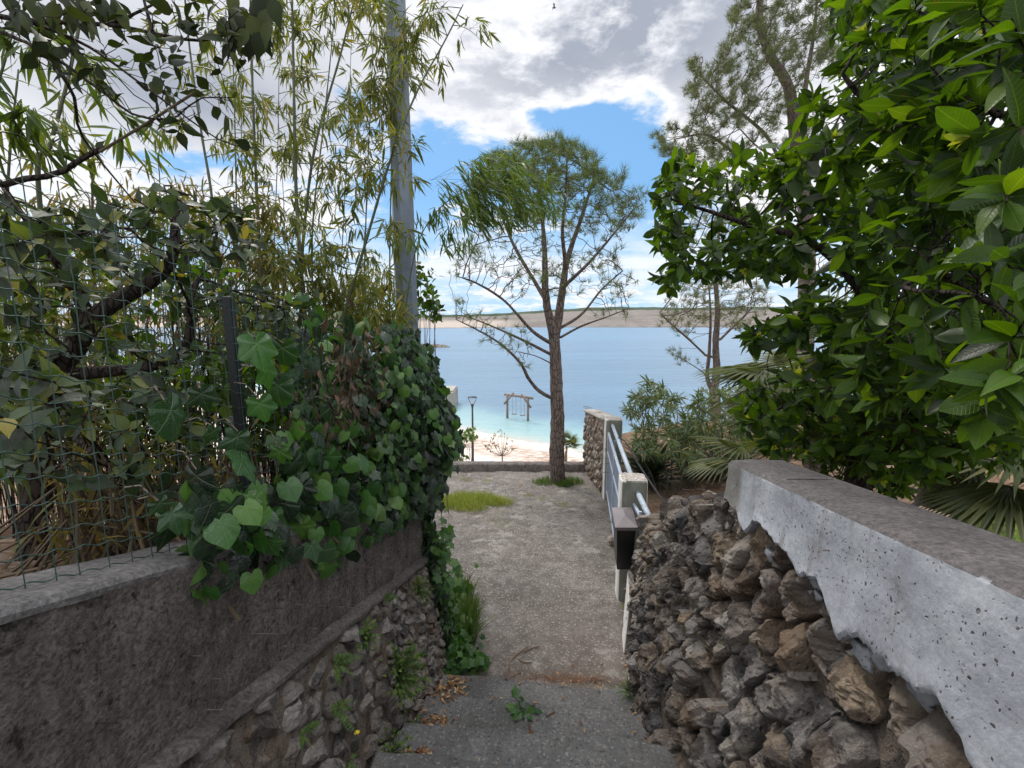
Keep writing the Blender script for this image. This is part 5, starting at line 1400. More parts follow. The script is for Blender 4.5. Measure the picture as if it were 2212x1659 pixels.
# leaf litter, twigs, needles
def litter(name, label, spots, mat, tmpl, size):
    mb = MB(); P = []; D = []; U = []; S = []
    for px, py, sx, sy, n in spots:
        for _ in range(n):
            p = onstep(px + rng.normal() * sx, py + rng.normal() * sy); p[2] += abs(rng.normal()) * .008
            a = rng.uniform(0, 6.28); P.append(p); D.append([math.cos(a), math.sin(a), rng.normal() * .25]); U.append([rng.normal() * .5, rng.normal() * .5, 1]); S.append(size * rng.uniform(.5, 1.2))
    scatter(mb, tmpl, P, D, U, S); return tag(mb.build(name, mat, smooth=True), label, 'leaf litter', kind='stuff')
litter('dry_leaves', 'dry tan leaves scattered along the foot of the left wall and on the steps', [(985, 1478, 14, 9, 90), (960, 1500, 14, 10, 60), (935, 1560, 22, 10, 80), (915, 1620, 22, 16, 80), (890, 1645, 18, 10, 50), (900, 1590, 20, 12, 40), (1000, 1440, 12, 8, 30), (1150, 1560, 110, 60, 26), (1360, 1425, 7, 12, 26), (1380, 1530, 6, 30, 26), (1290, 1475, 60, 6, 16), (1405, 1600, 6, 30, 30)], L_LITTER, DRY, .032)
litter('pine_litter', 'rusty pine needles and bits swept against the top step', [(1215, 1468, 55, 4, 420), (1260, 1472, 36, 4, 260), (1180, 1462, 60, 5, 120), (1140, 1450, 120, 14, 120), (1250, 1440, 60, 16, 60)], leafmat('rusty_needle', [(0, (.11, .050, .028)), (.6, (.21, .10, .055)), (1, (.33, .19, .11))], .1, None, .8, .2, (1, 1, 1)), blade(.035, .1, 1), .055)
for pts, lab in (([(1092, 1468), (1100, 1440), (1112, 1420), (1130, 1406), (1140, 1400)], 'long curved pale twig lying across the path just beyond the top step'), ([(1130, 1412), (1145, 1404), (1166, 1398)], 'short forked dry twig touching the tip of the curved twig'), ([(1095, 1470), (1110, 1462), (1126, 1455)], 'straight reddish twig at the top step near the ivy runner'), ([(1118, 1424), (1130, 1433), (1150, 1434)], 'small dark crooked twig inside the bend of the curved twig'), ([(1180, 1550), (1200, 1540)], 'little stick on the second step right of the green sprig'), ([(1350, 1628), (1372, 1642)], 'blackened stick on the lowest visible step near the rubble')):
    mb = MB(); P3 = [onstep(x, y) + [0, 0, .004] for x, y in pts]; zz = max(p[2] for p in P3)
    mb.tube(resample(P3, .02), .004 if 'black' not in lab else .008, 5)
    o = mb.build('twig', M_TWIG if 'black' not in lab else M_BARK_D); tag(o, lab, 'twig', 'twigs lying on the path and steps')
mb = MB()
def cobble(mb, c, sz):
    off = Vector(rng.uniform(-40, 40, 3))
    V = np.array([[np.asarray(c) + np.array([math.sin(a) * math.cos(e), math.sin(a) * math.sin(e), math.cos(a) * .7]) * sz * (1 + .35 * mn.fractal(Vector((math.sin(a) * math.cos(e), math.sin(a) * math.sin(e), math.cos(a))) * 1.5 + off, .8, 2, 4)) for e in np.linspace(0, 2 * math.pi, 14, endpoint=False)] for a in np.linspace(0, math.pi, 10)])
    ii = np.arange(140).reshape(10, 14); jj = np.roll(ii, -1, 1); mb.add(V.reshape(-1, 3), np.stack([ii[:-1], ii[1:], jj[1:], jj[:-1]], -1).reshape(-1, 4))
c = WZ(1322, 1165, -2.55); cobble(mb, c, .055); tag(mb.build('loose_stone', M_STONE_P, smooth=True), 'loose pale stone on the path left of the black mailbox', 'stone')

# grass on the terrace and along the path
def grass(name, label, pts, n, hgt, mat, w=.03, kind='stuff', cat='grass', sd=.1):
    mb = MB(); P = []; S = []
    for _ in range(n):
        x, y, r = pts[rng.integers(len(pts))]; a = rng.uniform(0, 6.28); q = r * math.sqrt(rng.random())
        X, Y = x + q * math.cos(a), y + q * .8 * math.sin(a); z = float(path_z(Y)) - .015 if -4 < X < 1.3 and Y > 2.7 else float(ground_z(X, Y))
        P.append((X, Y, z)); S.append(hgt * rng.uniform(.4, 1.25) * (1.1 - .6 * q / r))
    n = len(P); D = np.array([0, 0, 1.0]) + rng.normal(size=(n, 3)) * [.38, .38, .1]
    scatter(mb, blade(w * 1.6, .25), P, D, rvec(n), S); return tag(mb.build(name, mat), label, cat, kind=kind)
gp = [WZ(px, py, -2.72) for px, py in ((960, 1088), (985, 1080), (1010, 1085), (1035, 1080), (1060, 1082), (1080, 1085), (1000, 1070), (1040, 1070), (1020, 1098), (950, 1075), (975, 1095))]
grass('terrace_grass', 'patch of yellow green grass on the terrace beside the ivy', [(p[0], p[1], .24) for p in gp] + [(-1.9, 6.0, .8)], 8500, .14, L_GRASS)
grass('tree_base_weeds', 'green weeds round the foot of the middle pine', [(base1[0] - .22, base1[1] - .05, .24), (base1[0] + .22, base1[1] - .02, .24), (base1[0] + .1, base1[1] - .2, .16)], 1500, .13, L_WEED, .05)
grass('path_edge_grass', 'tall wispy grass along the left path edge by the ivy runner', [(-.46, 3.75, .14), (-.38, 3.5, .12), (-.50, 4.0, .14), (-.38, 3.6, .10), (-.36, 3.3, .08)], 1500, .30, L_WEED, .020)
grass('crack_weeds', 'thin weeds in the seam of the path and under the low wall', [tuple(WZ(px, py, -2.8)[:2]) + (.10,) for px, py in ((1000, 1032), (1015, 1036), (1050, 1036), (1140, 1075), (1170, 1085), (1215, 1098), (1300, 1090))] + [tuple(WZ(1345, 1318, -2.55)[:2]) + (.05,)], 700, .07, L_GRASS)
grass('lawn_grass', 'bright green grass in the garden beyond the concrete wall', [(4.2 + .5 * (k % 6), 2.6 + .45 * (k // 6), .4) for k in range(30)], 9000, .07, L_WEED, .06)

# =================================================================== bamboo
def bamboo(label, pts, t, r0, nb, fol,  leafm=L_BAMB, lsz=.125, seg=.24, zg=None, mat=M_CULM, spread=.55, group='bamboo culms behind the fence', name='bamboo', lo=.25):
    tt = t if isinstance(t, (list, tuple)) else [t] * len(pts)
    P = [W(x, y, q) for (x, y), q in zip(pts, tt)]
    g = P[0].copy(); z0 = float(ground_z(g[0], g[1]))
    if zg is None and g[2] > z0 + .1: P = [np.array([g[0] + (P[0] - P[1])[0] * .3, g[1], z0 - .05])] + P
    o = thing(name, label, 'bamboo', P[0], group)
    cp = resample(P, .04); n = len(cp); rr = np.linspace(r0, r0 * .28, n); s = np.arange(n) * .04
    ring = np.minimum(s % seg, seg - s % seg); rr = rr * np.where(ring < .021, 1.16, 1.0)
    mb = MB(); mb.tube(cp, rr, 8)
    tw = mb; lv = MB(); LP = []; LD = []; LU = []; LS = []
    for _ in range(nb):
        f = lo + (1 - lo) * rng.random() ** .8; i = min(n - 2, int(f * (n - 1))); c = cp[i]
        a = rng.uniform(0, 6.28); d = unit([math.cos(a), math.sin(a) * .8, rng.uniform(.1, .9)]); ln = spread * rng.uniform(.5, 1.2)
        br = [c + d * ln * q + np.array([0, 0, -.55 * ln * q * q]) for q in np.linspace(0, 1, 6)]
        tw.tube(br, np.linspace(.004, .0015, 6), 4, cap=False)
        for k in range(fol):
            q = rng.uniform(.35, 1.0); b = br[0] + (br[-1] - br[0]) * q + np.array([0, 0, .55 * ln * (q - q * q)]) ; sd = unit(rng.normal(size=3) + d * .8 + [0, 0, -.1]); b2 = b + sd * rng.uniform(.04, .13)
            tw.tube([b, (b + b2) / 2 + [0, 0, .01], b2], .0010, 3, cap=False)
            for m in range(rng.integers(5, 9)):
                LP.append(b2 + rng.normal(size=3) * .012); LD.append(unit(sd * .6 + np.array([0, 0, -.75]) + rng.normal(size=3) * .42)); LU.append([0, 0, 1] + rng.normal(size=3) * .6); LS.append(lsz * rng.uniform(.6, 1.25))
    mb.build('culm', mat, o, smooth=True)
    if LP: scatter(lv, BAMB, LP, LD, LU, LS); lv.build('leaves', leafm, o)
    return o
bamboo('thickest straight bamboo culm, crossing the gap left of the steel pole', [(668, 800), (655, 640), (640, 420), (634, 150), (630, -60)], 3.7, .027, 20, 7)
bamboo('bamboo culm beside the thickest one, bending right at its top', [(648, 800), (652, 640), (655, 520), (680, 320), (735, 120), (770, -20)], 3.9, .023, 18, 7)
bamboo('long dark bamboo culm leaning right across the steel pole', [(705, 800), (740, 690), (785, 540), (845, 340), (900, 200), (960, 90), (1000, 10)], [3.6, 3.6, 3.6, 3.6, 3.7, 3.8, 3.9], .019, 20, 7, lo=.42, spread=.42)
bamboo('upright bamboo culm left of the thickest one, yellow leaves at its foot', [(575, 800), (564, 600), (552, 360), (543, 110), (540, -40)], 3.5, .022, 20, 7)
bamboo('bamboo culm leaning left above the fence post', [(480, 640), (457, 421), (435, 286), (410, 107), (398, -20)], 3.2, .018, 12, 5, lo=.5)
bamboo('thick bamboo culm leaning right at the upper left of the view', [(85, 430), (107, 321), (126, 250), (152, 150), (184, -10)], 2.3, .019, 6, 5, lo=.1)
bamboo('pale dry bamboo culm standing behind the grey leaved shrub', [(212, 1150), (208, 900), (206, 660), (200, 450), (200, 315)], 2.6, .015, 6, 4, L_DRYB, mat=M_CANE)
bamboo('short bare bamboo culm behind the hanging dark leaves', [(515, 760), (512, 520), (507, 250), (503, 120)], 3.4, .012, 6, 5)
bamboo('slim bamboo culm close right of the thickest one', [(690, 800), (676, 640), (676, 480), (700, 260), (720, 60), (725, -40)], 4.3, .014, 22, 7)
bamboo('slim bamboo culm rising just left of the steel pole, leaves over its top', [(785, 760), (788, 560), (795, 350), (805, 120), (812, -60)], 4.6, .012, 13, 8, spread=.32)
bamboo('bamboo culm hung with dense olive leaves over the upper part of the pole', [(845, 800), (842, 560), (846, 340), (850, 150), (858, -60)], 4.3, .011, 13, 9, spread=.32, lo=.62)
for k, (pts, t, lab) in enumerate((([(600, 800), (592, 571), (600, 321), (604, 60)], 4.5, 'thin bamboo culm half hidden by leaves between two thicker ones'), ([(730, 800), (738, 560), (750, 330), (760, 60)], 4.9, 'thin bamboo culm with sparse leaves before the bright cloud left of the pole'), ([(535, 800), (530, 560), (522, 330), (520, 60)], 4.6, 'thin bamboo culm behind the upright one with yellow leaves'),
                                  ([(770, 790), (776, 640), (790, 480), (800, 330)], 4.2, 'short thin bamboo culm ending below the leaning dark one'), ([(625, 800), (618, 600), (612, 420), (600, 240)], 5.2, 'faint thin bamboo culm deepest behind the clump'))):
    bamboo(lab, pts, t, .009, 18, 6)
for k, (pts, t, lab) in enumerate((([(20, 900), (10, 600), (20, 350), (40, 150)], 2.1, 'bamboo culm at the left edge with drooping olive leaves'), ([(-70, 800), (-60, 500), (-20, 250), (30, 60)], 1.7, 'nearest bamboo at the upper left edge with blurred bright leaves'), ([(320, 800), (330, 600), (345, 420), (340, 330)], 3.8, 'leafless topped bamboo stub standing in front of the bright sky'))):
    bamboo(lab, pts, t, .012, (16, 18, 8)[k], (6, 6, 4)[k], (L_BAMB, L_BAMBD, L_DRYB)[k], (.14, .15, .11)[k], spread=(.5, .4, .4)[k])
# heavy arching spray in front of the pine
o = bamboo('arching bamboo with a heavy drooping tuft of dark leaves in front of the middle pine', [(868, 800), (880, 640), (905, 520), (950, 450), (1000, 415), (1050, 395), (1110, 385)], [4.2, 4.2, 4.2, 4.2, 4.2, 4.2, 4.2], .011, 0, 0, L_BAMBD)
lv = MB(); tw = MB(); P = []; D = []; U = []; S = []
sp_poly = [(955, 440), (985, 380), (1040, 335), (1100, 338), (1140, 370), (1180, 400), (1195, 440), (1160, 470), (1090, 470), (1060, 500), (1040, 470), (985, 470)]
for (px, py) in sample_poly(sp_poly, 190):
    b = W(px + rng.normal() * 14, py + rng.normal() * 10, 4.2 + rng.normal() * .22); a0 = W(1020 + rng.normal() * 40, 400 + rng.normal() * 12, 4.2)
    if rng.random() < .35: tw.tube([a0, (a0 + b) / 2 + [0, 0, .04], b], .0013, 3, cap=False)
    for m in range(7):
        P.append(b + rng.normal(size=3) * .03); D.append(unit(np.array([.65, 0, -.55]) + rng.normal(size=3) * .42)); U.append([-.3, -.3, 1] + rng.normal(size=3) * .4); S.append(.15 * rng.uniform(.6, 1.2))
for px, py in ((925, 470), (940, 450), (900, 520), (965, 500), (975, 530), (990, 520)):
    for _ in range(7):
        b = W(px + rng.normal() * 14, py + rng.normal() * 10, 4.2 + rng.normal() * .1)
        for m in range(4): P.append(b + rng.normal(size=3) * .02); D.append(unit(np.array([.2, 0, -.8]) + rng.normal(size=3) * .5)); U.append([0, -.3, 1] + rng.normal(size=3) * .4); S.append(.13 * rng.uniform(.6, 1.2))
scatter(lv, BAMB, P, D, U, S); lv.build('leaf_spray', L_BAMBD, o); tw.build('spray_twigs', M_CULM, o)
# low leafy tops at the foot of the pole and yellowed growth behind the fence
def leafy_mass(name, label, cat, polys, tmpl, mat, size, tfn, clump=5, droop=.6, stems=0, smat=M_CANE, srad=.004, group=None, up=(0, 0, 1)):
    P = []; D = []; U = []; S = []; st = MB(); first = None
    for poly, n in polys:
        for px, py in sample_poly(poly, n):
            t = tfn(px, py); c = W(px, py, t)
            g = float(ground_z(c[0], c[1]))
            if c[2] < g + .02: continue
            if first is None: first = np.array([c[0], c[1], g])
            for _ in range(clump):
                P.append(c + rng.normal(size=3) * size * .45); D.append(unit(np.array([0, 0, -droop]) + rng.normal(size=3) * .7)); U.append(np.array(up) + rng.normal(size=3) * .5); S.append(size * rng.uniform(.55, 1.2))
            if rng.random() < stems:
                b = np.array([c[0] + rng.normal() * .15, c[1] + rng.normal() * .15, g]); m_ = (b + c) / 2 + rng.normal(size=3) * .04
                st.tube([b, m_, c], [srad, srad * .8, srad * .4], 4, cap=False)
    o = thing(name, label, cat, first, group)
    lv = MB(); scatter(lv, tmpl, P, D, U, S); lv.build('leaves', mat, o, smooth=True)
    if st.n: st.build('stems', smat, o)
    return o
tfen = lambda px: .955 / max(.05, (.085 - (px - CX) / 1000))
leafy_mass('bamboo_scrub', 'yellow brown drying bamboo scrub glowing behind the grey leaved shrub', 'bamboo', [([(40, 440), (420, 380), (600, 420), (640, 780), (420, 840), (-40, 800), (-40, 560)], 1150), ([(60, 760), (500, 820), (480, 980), (120, 960)], 120)], BAMB, L_DRYB, .12, lambda x, y: rng.uniform(3.0, 4.6), 5, .6, .30)
leafy_mass('bamboo_scrub', 'green low bamboo scrub at the foot of the steel pole', 'bamboo', [([(690, 640), (760, 580), (840, 600), (868, 660), (870, 715), (760, 740)], 260), ([(560, 560), (700, 560), (700, 800), (560, 800)], 170)], BAMB, L_BAMB, .13, lambda x, y: rng.uniform(3.7, 4.8), 6, .7, .15, M_CULM)
leafy_mass('dense_shrub', 'dense dark green shrub filling the space between the grey leaved tree and the bamboo', 'shrub', [([(-60, 800), (520, 800), (520, 900), (300, 980), (-60, 1000)], 330), ([(430, 780), (760, 700), (780, 900), (520, 1000)], 240), ([(-60, 520), (300, 540), (560, 600), (560, 780), (-60, 780)], 130)], OVATE, L_LAUREL, .085, lambda x, y: rng.uniform(2.3, 3.3), 4, .5, .25, M_BARK_D, .007)
leafy_mass('cane_thicket', 'brown dry cane stems crowded low behind the fence', 'cane', [([(120, 930), (540, 930), (560, 1120), (420, 1140), (120, 1190)], 260)], BAMB, L_DRYB, .09, lambda x, y: tfen(x) + rng.uniform(.25, .9), 2, .5, .95, M_CANE, .006)
# shrub seen left of the pole foot, right side (glossy young leaves by the pole)
leafy_mass('bay_shrub', 'leafy shrub showing just right of the steel pole foot', 'shrub', [([(895, 560), (930, 600), (950, 680), (905, 690)], 46)], OVATE, L_LAUREL, .11, lambda x, y: rng.uniform(5.6, 6.0), 4, .4, .2, M_BARK_L, .006)
leafy_mass('bay_shrub', 'small shrub with a bare slanting twig over the terrace wall, left of the lamp post', 'shrub', [([(955, 955), (1000, 975), (1010, 1000), (950, 1000)], 60), ([(985, 955), (1020, 925), (1030, 935), (1000, 965)], 26)], OVATE, L_WEED, .12, lambda x, y: rng.uniform(10.2, 10.8), 4, .1, .4, M_BARK_L, .008)

# =================================================================== grey-leaved shrub behind the fence
sh_root = W(70, 1240, 1.75); sh_root[2] = float(ground_z(sh_root[0], sh_root[1]))
sh = thing('grey_leaved_tree', 'small tree with a black forked trunk and grey green leaves right behind the fence', 'tree', sh_root)
tr = Tree(.06)
tr.limb([sh_root, W(95, 900, 1.75), W(120, 810, 1.75), W(165, 745, 1.75), W(190, 690, 1.75)], .045, .036)
tr.limb([W(190, 690, 1.75), W(172, 640, 1.72), W(140, 590, 1.7)], .026, .018)
tr.limb([W(190, 690, 1.75), W(255, 650, 1.8), W(330, 605, 1.85), W(372, 560, 1.85), W(380, 470, 1.9), W(378, 415, 1.95)], .032, .012)
tr.limb([W(120, 810, 1.75), W(250, 800, 1.8), W(335, 790, 1.8), W(395, 758, 1.85), W(412, 700, 1.85), W(408, 645, 1.9), W(430, 600, 1.95)], .026, .012)
tr.limb([W(100, 880, 1.75), W(180, 960, 1.6), W(280, 1035, 1.6), W(400, 1085, 1.65)], .015, .007)
tr.limb([W(140, 590, 1.7), W(60, 480, 1.6), W(0, 390, 1.5)], .014, .006)
def shr_att(poly, n, d0, d1):
    return np.array([W(px, py, tfen(px) + rng.uniform(d0, d1)) for px, py in sample_poly(poly, n)])
att = np.vstack([shr_att([(-40, 420), (200, 440), (330, 405), (540, 440), (590, 540), (500, 580), (300, 560), (100, 600), (-40, 600)], 520, .10, .8), shr_att([(-40, 580), (560, 580), (560, 800), (-40, 800)], 110, .3, .8),
                 shr_att([(-40, 800), (420, 810), (520, 900), (440, 1000), (330, 1020), (-40, 1000)], 520, .06, .4),
                 shr_att([(100, 1000), (420, 1000), (420, 1100), (150, 1080)], 24, .1, .4), shr_att([(430, 620), (700, 620), (720, 760), (480, 800)], 90, .15, .8)])
tr.grow(att, .08, 60, jit=.4, frozen=8); tr.finish(.0022, 2.4)
mb = MB(); tr.mesh(mb, 5, rough=.06, thick_sides=9); mb.build('trunk', M_BARK_D, sh, smooth=True)
idx = np.where(tr.lev <= 2)[0]; idx = idx[idx > 60]; lv = MB(); yg = MB()
rosettes(tr, lv, [OVATE, LAUREL2, OVATE], .062, idx, 5, 2, up=.7, yg=yg, ytmpl=OVATE, pyoung=.03)
lv.build('leaves', L_SHRUB, sh, smooth=True); yg.build('young_leaves', L_YOUNG, sh, smooth=True)

# overhanging climber, upper left
ov = thing('overhanging_tree', 'bare black branches with scattered dark leaves reaching in from the upper left', 'tree', (W(-340, 900, 1.65)[0], W(-340, 900, 1.65)[1], float(ground_z(*W(-340, 900, 1.65)[:2]))))
tr = Tree(.05); T = 1.45
og = W(-340, 900, T + .2); og[2] = float(ground_z(og[0], og[1])) - .1
tr.limb([og, W(-330, 700, T + .1), W(-300, 500, T), W(-200, 150, T), W(-60, 40, T), W(60, 45, T), W(240, 55, T), W(330, 72, T), W(430, 88, T), W(500, 70, T)], .022, .004)
tr.limb([W(-60, 40, T), W(110, 120, T), W(230, 205, T), W(290, 248, T), W(372, 256, T), W(425, 215, T), W(470, 210, T)], .007, .002)
tr.limb([W(60, 45, T), W(190, 100, T + .1), W(330, 200, T + .1), W(470, 300, T + .15), W(540, 320, T + .2)], .006, .002)
tr.limb([W(110, 120, T), W(160, 210, T), W(175, 290, T + .1), W(260, 400, T + .2), W(330, 480, T + .3)], .006, .002)
tr.limb([W(-200, 150, T), W(-60, 380, T - .1), W(60, 385, T - .05), W(130, 372, T), W(180, 340, T), W(225, 318, T)], .013, .008)
tr.limb([W(330, 72, T), W(300, -40, T)], .006, .003); tr.limb([W(240, 55, T), W(330, 10, T), W(420, -30, T)], .005, .002)
att = np.vstack([cloudpts([(-20, -20), (560, -20), (540, 100), (470, 130), (300, 130), (-20, 130)], 130, T, .25), cloudpts([(230, 130), (540, 110), (540, 330), (380, 300)], 70, T + .1, .25), cloudpts([(0, 0), (60, -10), (60, 130), (0, 130)], 40, T, .2)])
tr.grow(att, .07, 40, jit=.5, frozen=40); tr.finish(.0012, 2.5)
mb = MB(); tr.mesh(mb, 5, thick_sides=8); mb.build('branches', M_BARK_D, ov, smooth=True)
idx = np.where(tr.lev <= 2)[0]; lv = MB(); rosettes(tr, lv, [OVATE, LAUREL3], .060, idx[idx > 110], 2, 0, up=.3)
P = []; D = []; U = []; S = []
for _ in range(46):
    px = rng.uniform(460, 590); py = rng.uniform(-30, 105) * (1 - abs(px - 525) / 130); P.append(W(px, py, T + .05 + rng.normal() * .05)); D.append(np.array([rng.normal() * .5, 0, -1])); U.append(np.array([0, -1, .5]) + rng.normal(size=3) * .4); S.append(rng.uniform(.06, .10))
for _ in range(26):
    P.append(W(rng.uniform(-10, 260), rng.uniform(-20, 40), T + rng.normal() * .08)); D.append(np.array([rng.normal() * .5, 0, -1])); U.append(np.array([0, -1, .5]) + rng.normal(size=3) * .5); S.append(rng.uniform(.06, .09))
scatter(lv, OVATE, P, D, U, S); lv.build('leaves', L_SHADE, ov, smooth=True)
mb = MB(); mb.tube([W(215, 328, T - .01), W(318, 266, T + .02), W(420, 200, T + .05)], .0042, 6)
tag(mb.build('cane', M_CANE), 'straight thin cane slanting up across the bright sky at the upper left', 'cane')

# =================================================================== garden plants on the right
def oleander(label, base, pts_poly, n, t, dt, nst=7):
    o = thing('oleander', label, 'shrub', base, 'oleander bushes beyond the railing'); tr = Tree(.11)
    base = np.asarray(base, float); att = cloudpts(pts_poly, n, t, dt); top = att.mean(0)
    for k in range(nst):
        a = 2 * math.pi * k / nst; b = base + np.array([math.cos(a), math.sin(a), 0]) * .12; m_ = base * .5 + top * .5 + np.array([math.cos(a), math.sin(a), 0]) * .32
        tr.limb([b - [0, 0, .1], b * .65 + m_ * .35 + [math.cos(a) * .05, math.sin(a) * .05, .1], m_], .014, .007, attach=False)
    tr.grow(att, .10, 40, grav=.3, jit=.3, frozen=0); tr.finish(.0028, 2.5)
    mb = MB(); tr.mesh(mb, 5); mb.build('stems', M_BARK_L, o, smooth=True)
    lv = MB(); idx = np.where(tr.lev <= 3)[0]; idx = idx[tr.A[idx][:, 2] > base[2] + .3]
    rosettes(tr, lv, OLEA, .15, idx, 12, 5, up=.4, splay=(.4, 1.3)); lv.build('leaves', L_OLEA, o, smooth=True); return o
def gpt(px, py, z=-2.27): return WZ(px, py, z)
oleander('oleander bush nearest the white pillar, open airy top against the sea', gpt(1440, 1062), [(1345, 900), (1370, 840), (1400, 822), (1440, 850), (1480, 860), (1500, 930), (1490, 1010), (1380, 990)], 210, 6.2, .7)
oleander('middle oleander bush below the twin stemmed pine', gpt(1520, 1058), [(1470, 900), (1500, 840), (1540, 850), (1600, 840), (1620, 950), (1600, 1020), (1500, 1020)], 230, 6.4, .7)
oleander('tall oleander behind, its tips rising beside the thin pine trunk', gpt(1585, 1030), [(1570, 850), (1600, 800), (1650, 790), (1680, 850), (1680, 950), (1600, 980)], 150, 7.4, .6)
oleander('yellowing oleander low behind the other two', gpt(1500, 1035), [(1420, 930), (1480, 900), (1560, 920), (1580, 980), (1480, 1000)], 120, 7.4, .5)
def strap_plant(label, c, n, L_, name='flax_plant'):
    o = thing(name, label, 'plant', c, 'strap leaved plants under the oleanders'); P = []; D = []; S = []; U = []
    for _ in range(n):
        a = rng.uniform(0, 6.28); e = rng.uniform(.35, 1.35); P.append(np.asarray(c) + [.05 * math.cos(a), .05 * math.sin(a), rng.uniform(0, .25)]); D.append([math.cos(a) * math.cos(e), math.sin(a) * math.cos(e), math.sin(e)]); U.append([-math.cos(a) * .5, -math.sin(a) * .5, 1]); S.append(L_ * rng.uniform(.6, 1.15))
    mb = MB(); scatter(mb, STRAP, P, D, U, S); mb.build('leaves', L_STRAP, o, smooth=True)
    return o
strap_plant('dark spiky strap leaved plant beside the railing handrail', gpt(1405, 1045), 120, .62)
strap_plant('lower strap leaved plant between oleander stems near the pine', gpt(1555, 1040), 90, .55)
strap_plant('small strap leaved plant at the soil edge above the rubble wall top', gpt(1480, 1035), 50, .42)
def fan_palm(label, c, fronds, name='fan_palm', trunk=.5, fl=.42, group='fan palms in the garden', tr_r=.09, nseg=26, mat=L_PALM):
    c = np.asarray(c, float); g = float(ground_z(c[0], c[1])) if trunk is None else c[2] - trunk
    o = thing(name, label, 'palm', (c[0], c[1], g), group)
    mb = MB(); mb.tube([(c[0], c[1], z) for z in np.linspace(g - .05, c[2], 14)], tr_r * (1 + .1 * np.sin(np.arange(14) * 2.1)), 10, rough=.06); mb.build('trunk', M_LOG, o, smooth=True)
    lv = MB(); st = MB()
    seg = leaf(.075, [.25, .9, 1.0, .75, .4, .03], .7, .18)
    for k in range(fronds):
        a = 2.4 * k + rng.uniform(-.3, .3); e = rng.uniform(-.35, 1.15); d = np.array([math.cos(a) * math.cos(e), math.sin(a) * math.cos(e), math.sin(e)])
        pl_ = fl * rng.uniform(.8, 1.3); hub = c + d * pl_ + np.array([0, 0, -.12 * pl_])
        st.tube([c, c + d * pl_ * .5 + [0, 0, .02], hub], .007 * fl / .42, 5, cap=False)
        side = unit(np.cross(d, [0, 0, 1.0])); nrm = np.cross(side, d); P = []; D = []; S = []
        for q in np.linspace(-1.75, 1.75, nseg):
            D.append(d * math.cos(q) + side * math.sin(q) + nrm * .12 + np.array([0, 0, -.16 - .10 * abs(q)])); P.append(hub); S.append(fl * 1.25 * (1 - .12 * q * q / 3))
        scatter(lv, seg, P, D, np.array([nrm] * nseg), S)
    st.build('leaf_stalks', mat, o); lv.build('fronds', mat, o, smooth=True); return o
fan_palm('fan palm left of the laurel, pale fronds reaching toward the oleanders', W(1775, 800, 4.6), 20, trunk=None, fl=.50)
fan_palm('fan palm behind the laurel over the lawn, drooping fronds above the concrete wall', W(2290, 985, 3.4), 18, trunk=None, fl=.50)
fan_palm('low young fan palm at the foot of the laurel by the wall corner', W(1690, 985, 3.6), 10, trunk=.35, fl=.32, tr_r=.05)
fan_palm('small fan palm on a thin stake on the beach right of the middle pine', W(1224, 962, 24), 16, trunk=None, fl=.40, tr_r=.05, name='young_palm', group='palms on the beach')
sp = W(1224, 962, 24); mb = MB(); mb.tube([(sp[0] - .20, sp[1], -9.2), (sp[0] - .05, sp[1], sp[2] - .3)], .03, 6); tag(mb.build('stake', M_LOG), 'leaning wooden stake tied to the small beach palm', 'stake')

bs = WZ(1085, 1013, -9.15); T = np.linalg.norm(bs @ np.array([0, CP, -SP]))
bare = thing('bare_shrub', 'small nearly leafless young tree on the beach beside the round table', 'tree', bs)
tr = Tree(.10); f0 = W(1085, 985, T)
tr.limb([bs - [0, 0, .1], f0], .05, .04)
for px, py, dt in ((1048, 962, .3), (1040, 955, -.3), (1062, 945, .5), (1073, 940, -.4), (1084, 930, .2), (1096, 945, -.3), (1108, 958, .3), (1112, 968, -.5), (1058, 975, .0), (1090, 935, .6)):
    tr.limb([f0, (f0 * .6 + W(px, py, T + dt) * .4) + np.array([(px - 1085) * .004, 0, -.05]), W(px, py, T + dt)], .022, .008)
tr.grow(cloudpts([(1035, 965), (1060, 930), (1085, 925), (1110, 935), (1120, 965), (1100, 975), (1060, 975)], 26, T, .5), .12, 14, jit=.3, frozen=8); tr.finish(.006, 2.5)
mb = MB(); tr.mesh(mb, 5); mb.build('trunk', M_BARK_L, bare, smooth=True)
lv = MB(); idx = np.where(tr.lev <= 1)[0]; rosettes(tr, lv, OVATE, .13, idx, 4, 1); lv.build('leaves', L_DRYB, bare)

pc = W(2030, 1105, 4.9); gz = float(ground_z(pc[0], pc[1])); pot = thing('plant_pot', 'black round plant pot on the soil beyond the concrete wall', 'pot', (pc[0], pc[1], gz))
mb = MB(); mb.lathe((pc[0], pc[1], gz), [(0, .0), (.20, .0), (.235, .03), (.215, .06), (.20, .12), (.19, .30), (.215, .36), (.225, .385), (.20, .39), (.18, .34), (0, .33)], 32); mb.build('body', M_POT, pot, smooth=True)
mb = MB(); mb.lathe((pc[0], pc[1], gz), [(0, .335), (.10, .345), (.178, .338)], 24); mb.build('soil', M_GROUND, pot)
for px, py, lab, s in ((1965, 1092, 'pinkish paving slab left of the black pot', .24), (2000, 1078, 'broken pink slab behind the black pot', .20)):
    c = W(px, py, 4.7); z = float(ground_z(c[0], c[1])); mb = MB(); mb.box((c[0], c[1], z + .05), (unit([1, .25, 0]), unit([-.25, 1, 0]), (0, 0, 1)), (s, s * .7, .035)); tag(mb.build('paving_slab', M_SLAB, bevel=.01), lab, 'slab')

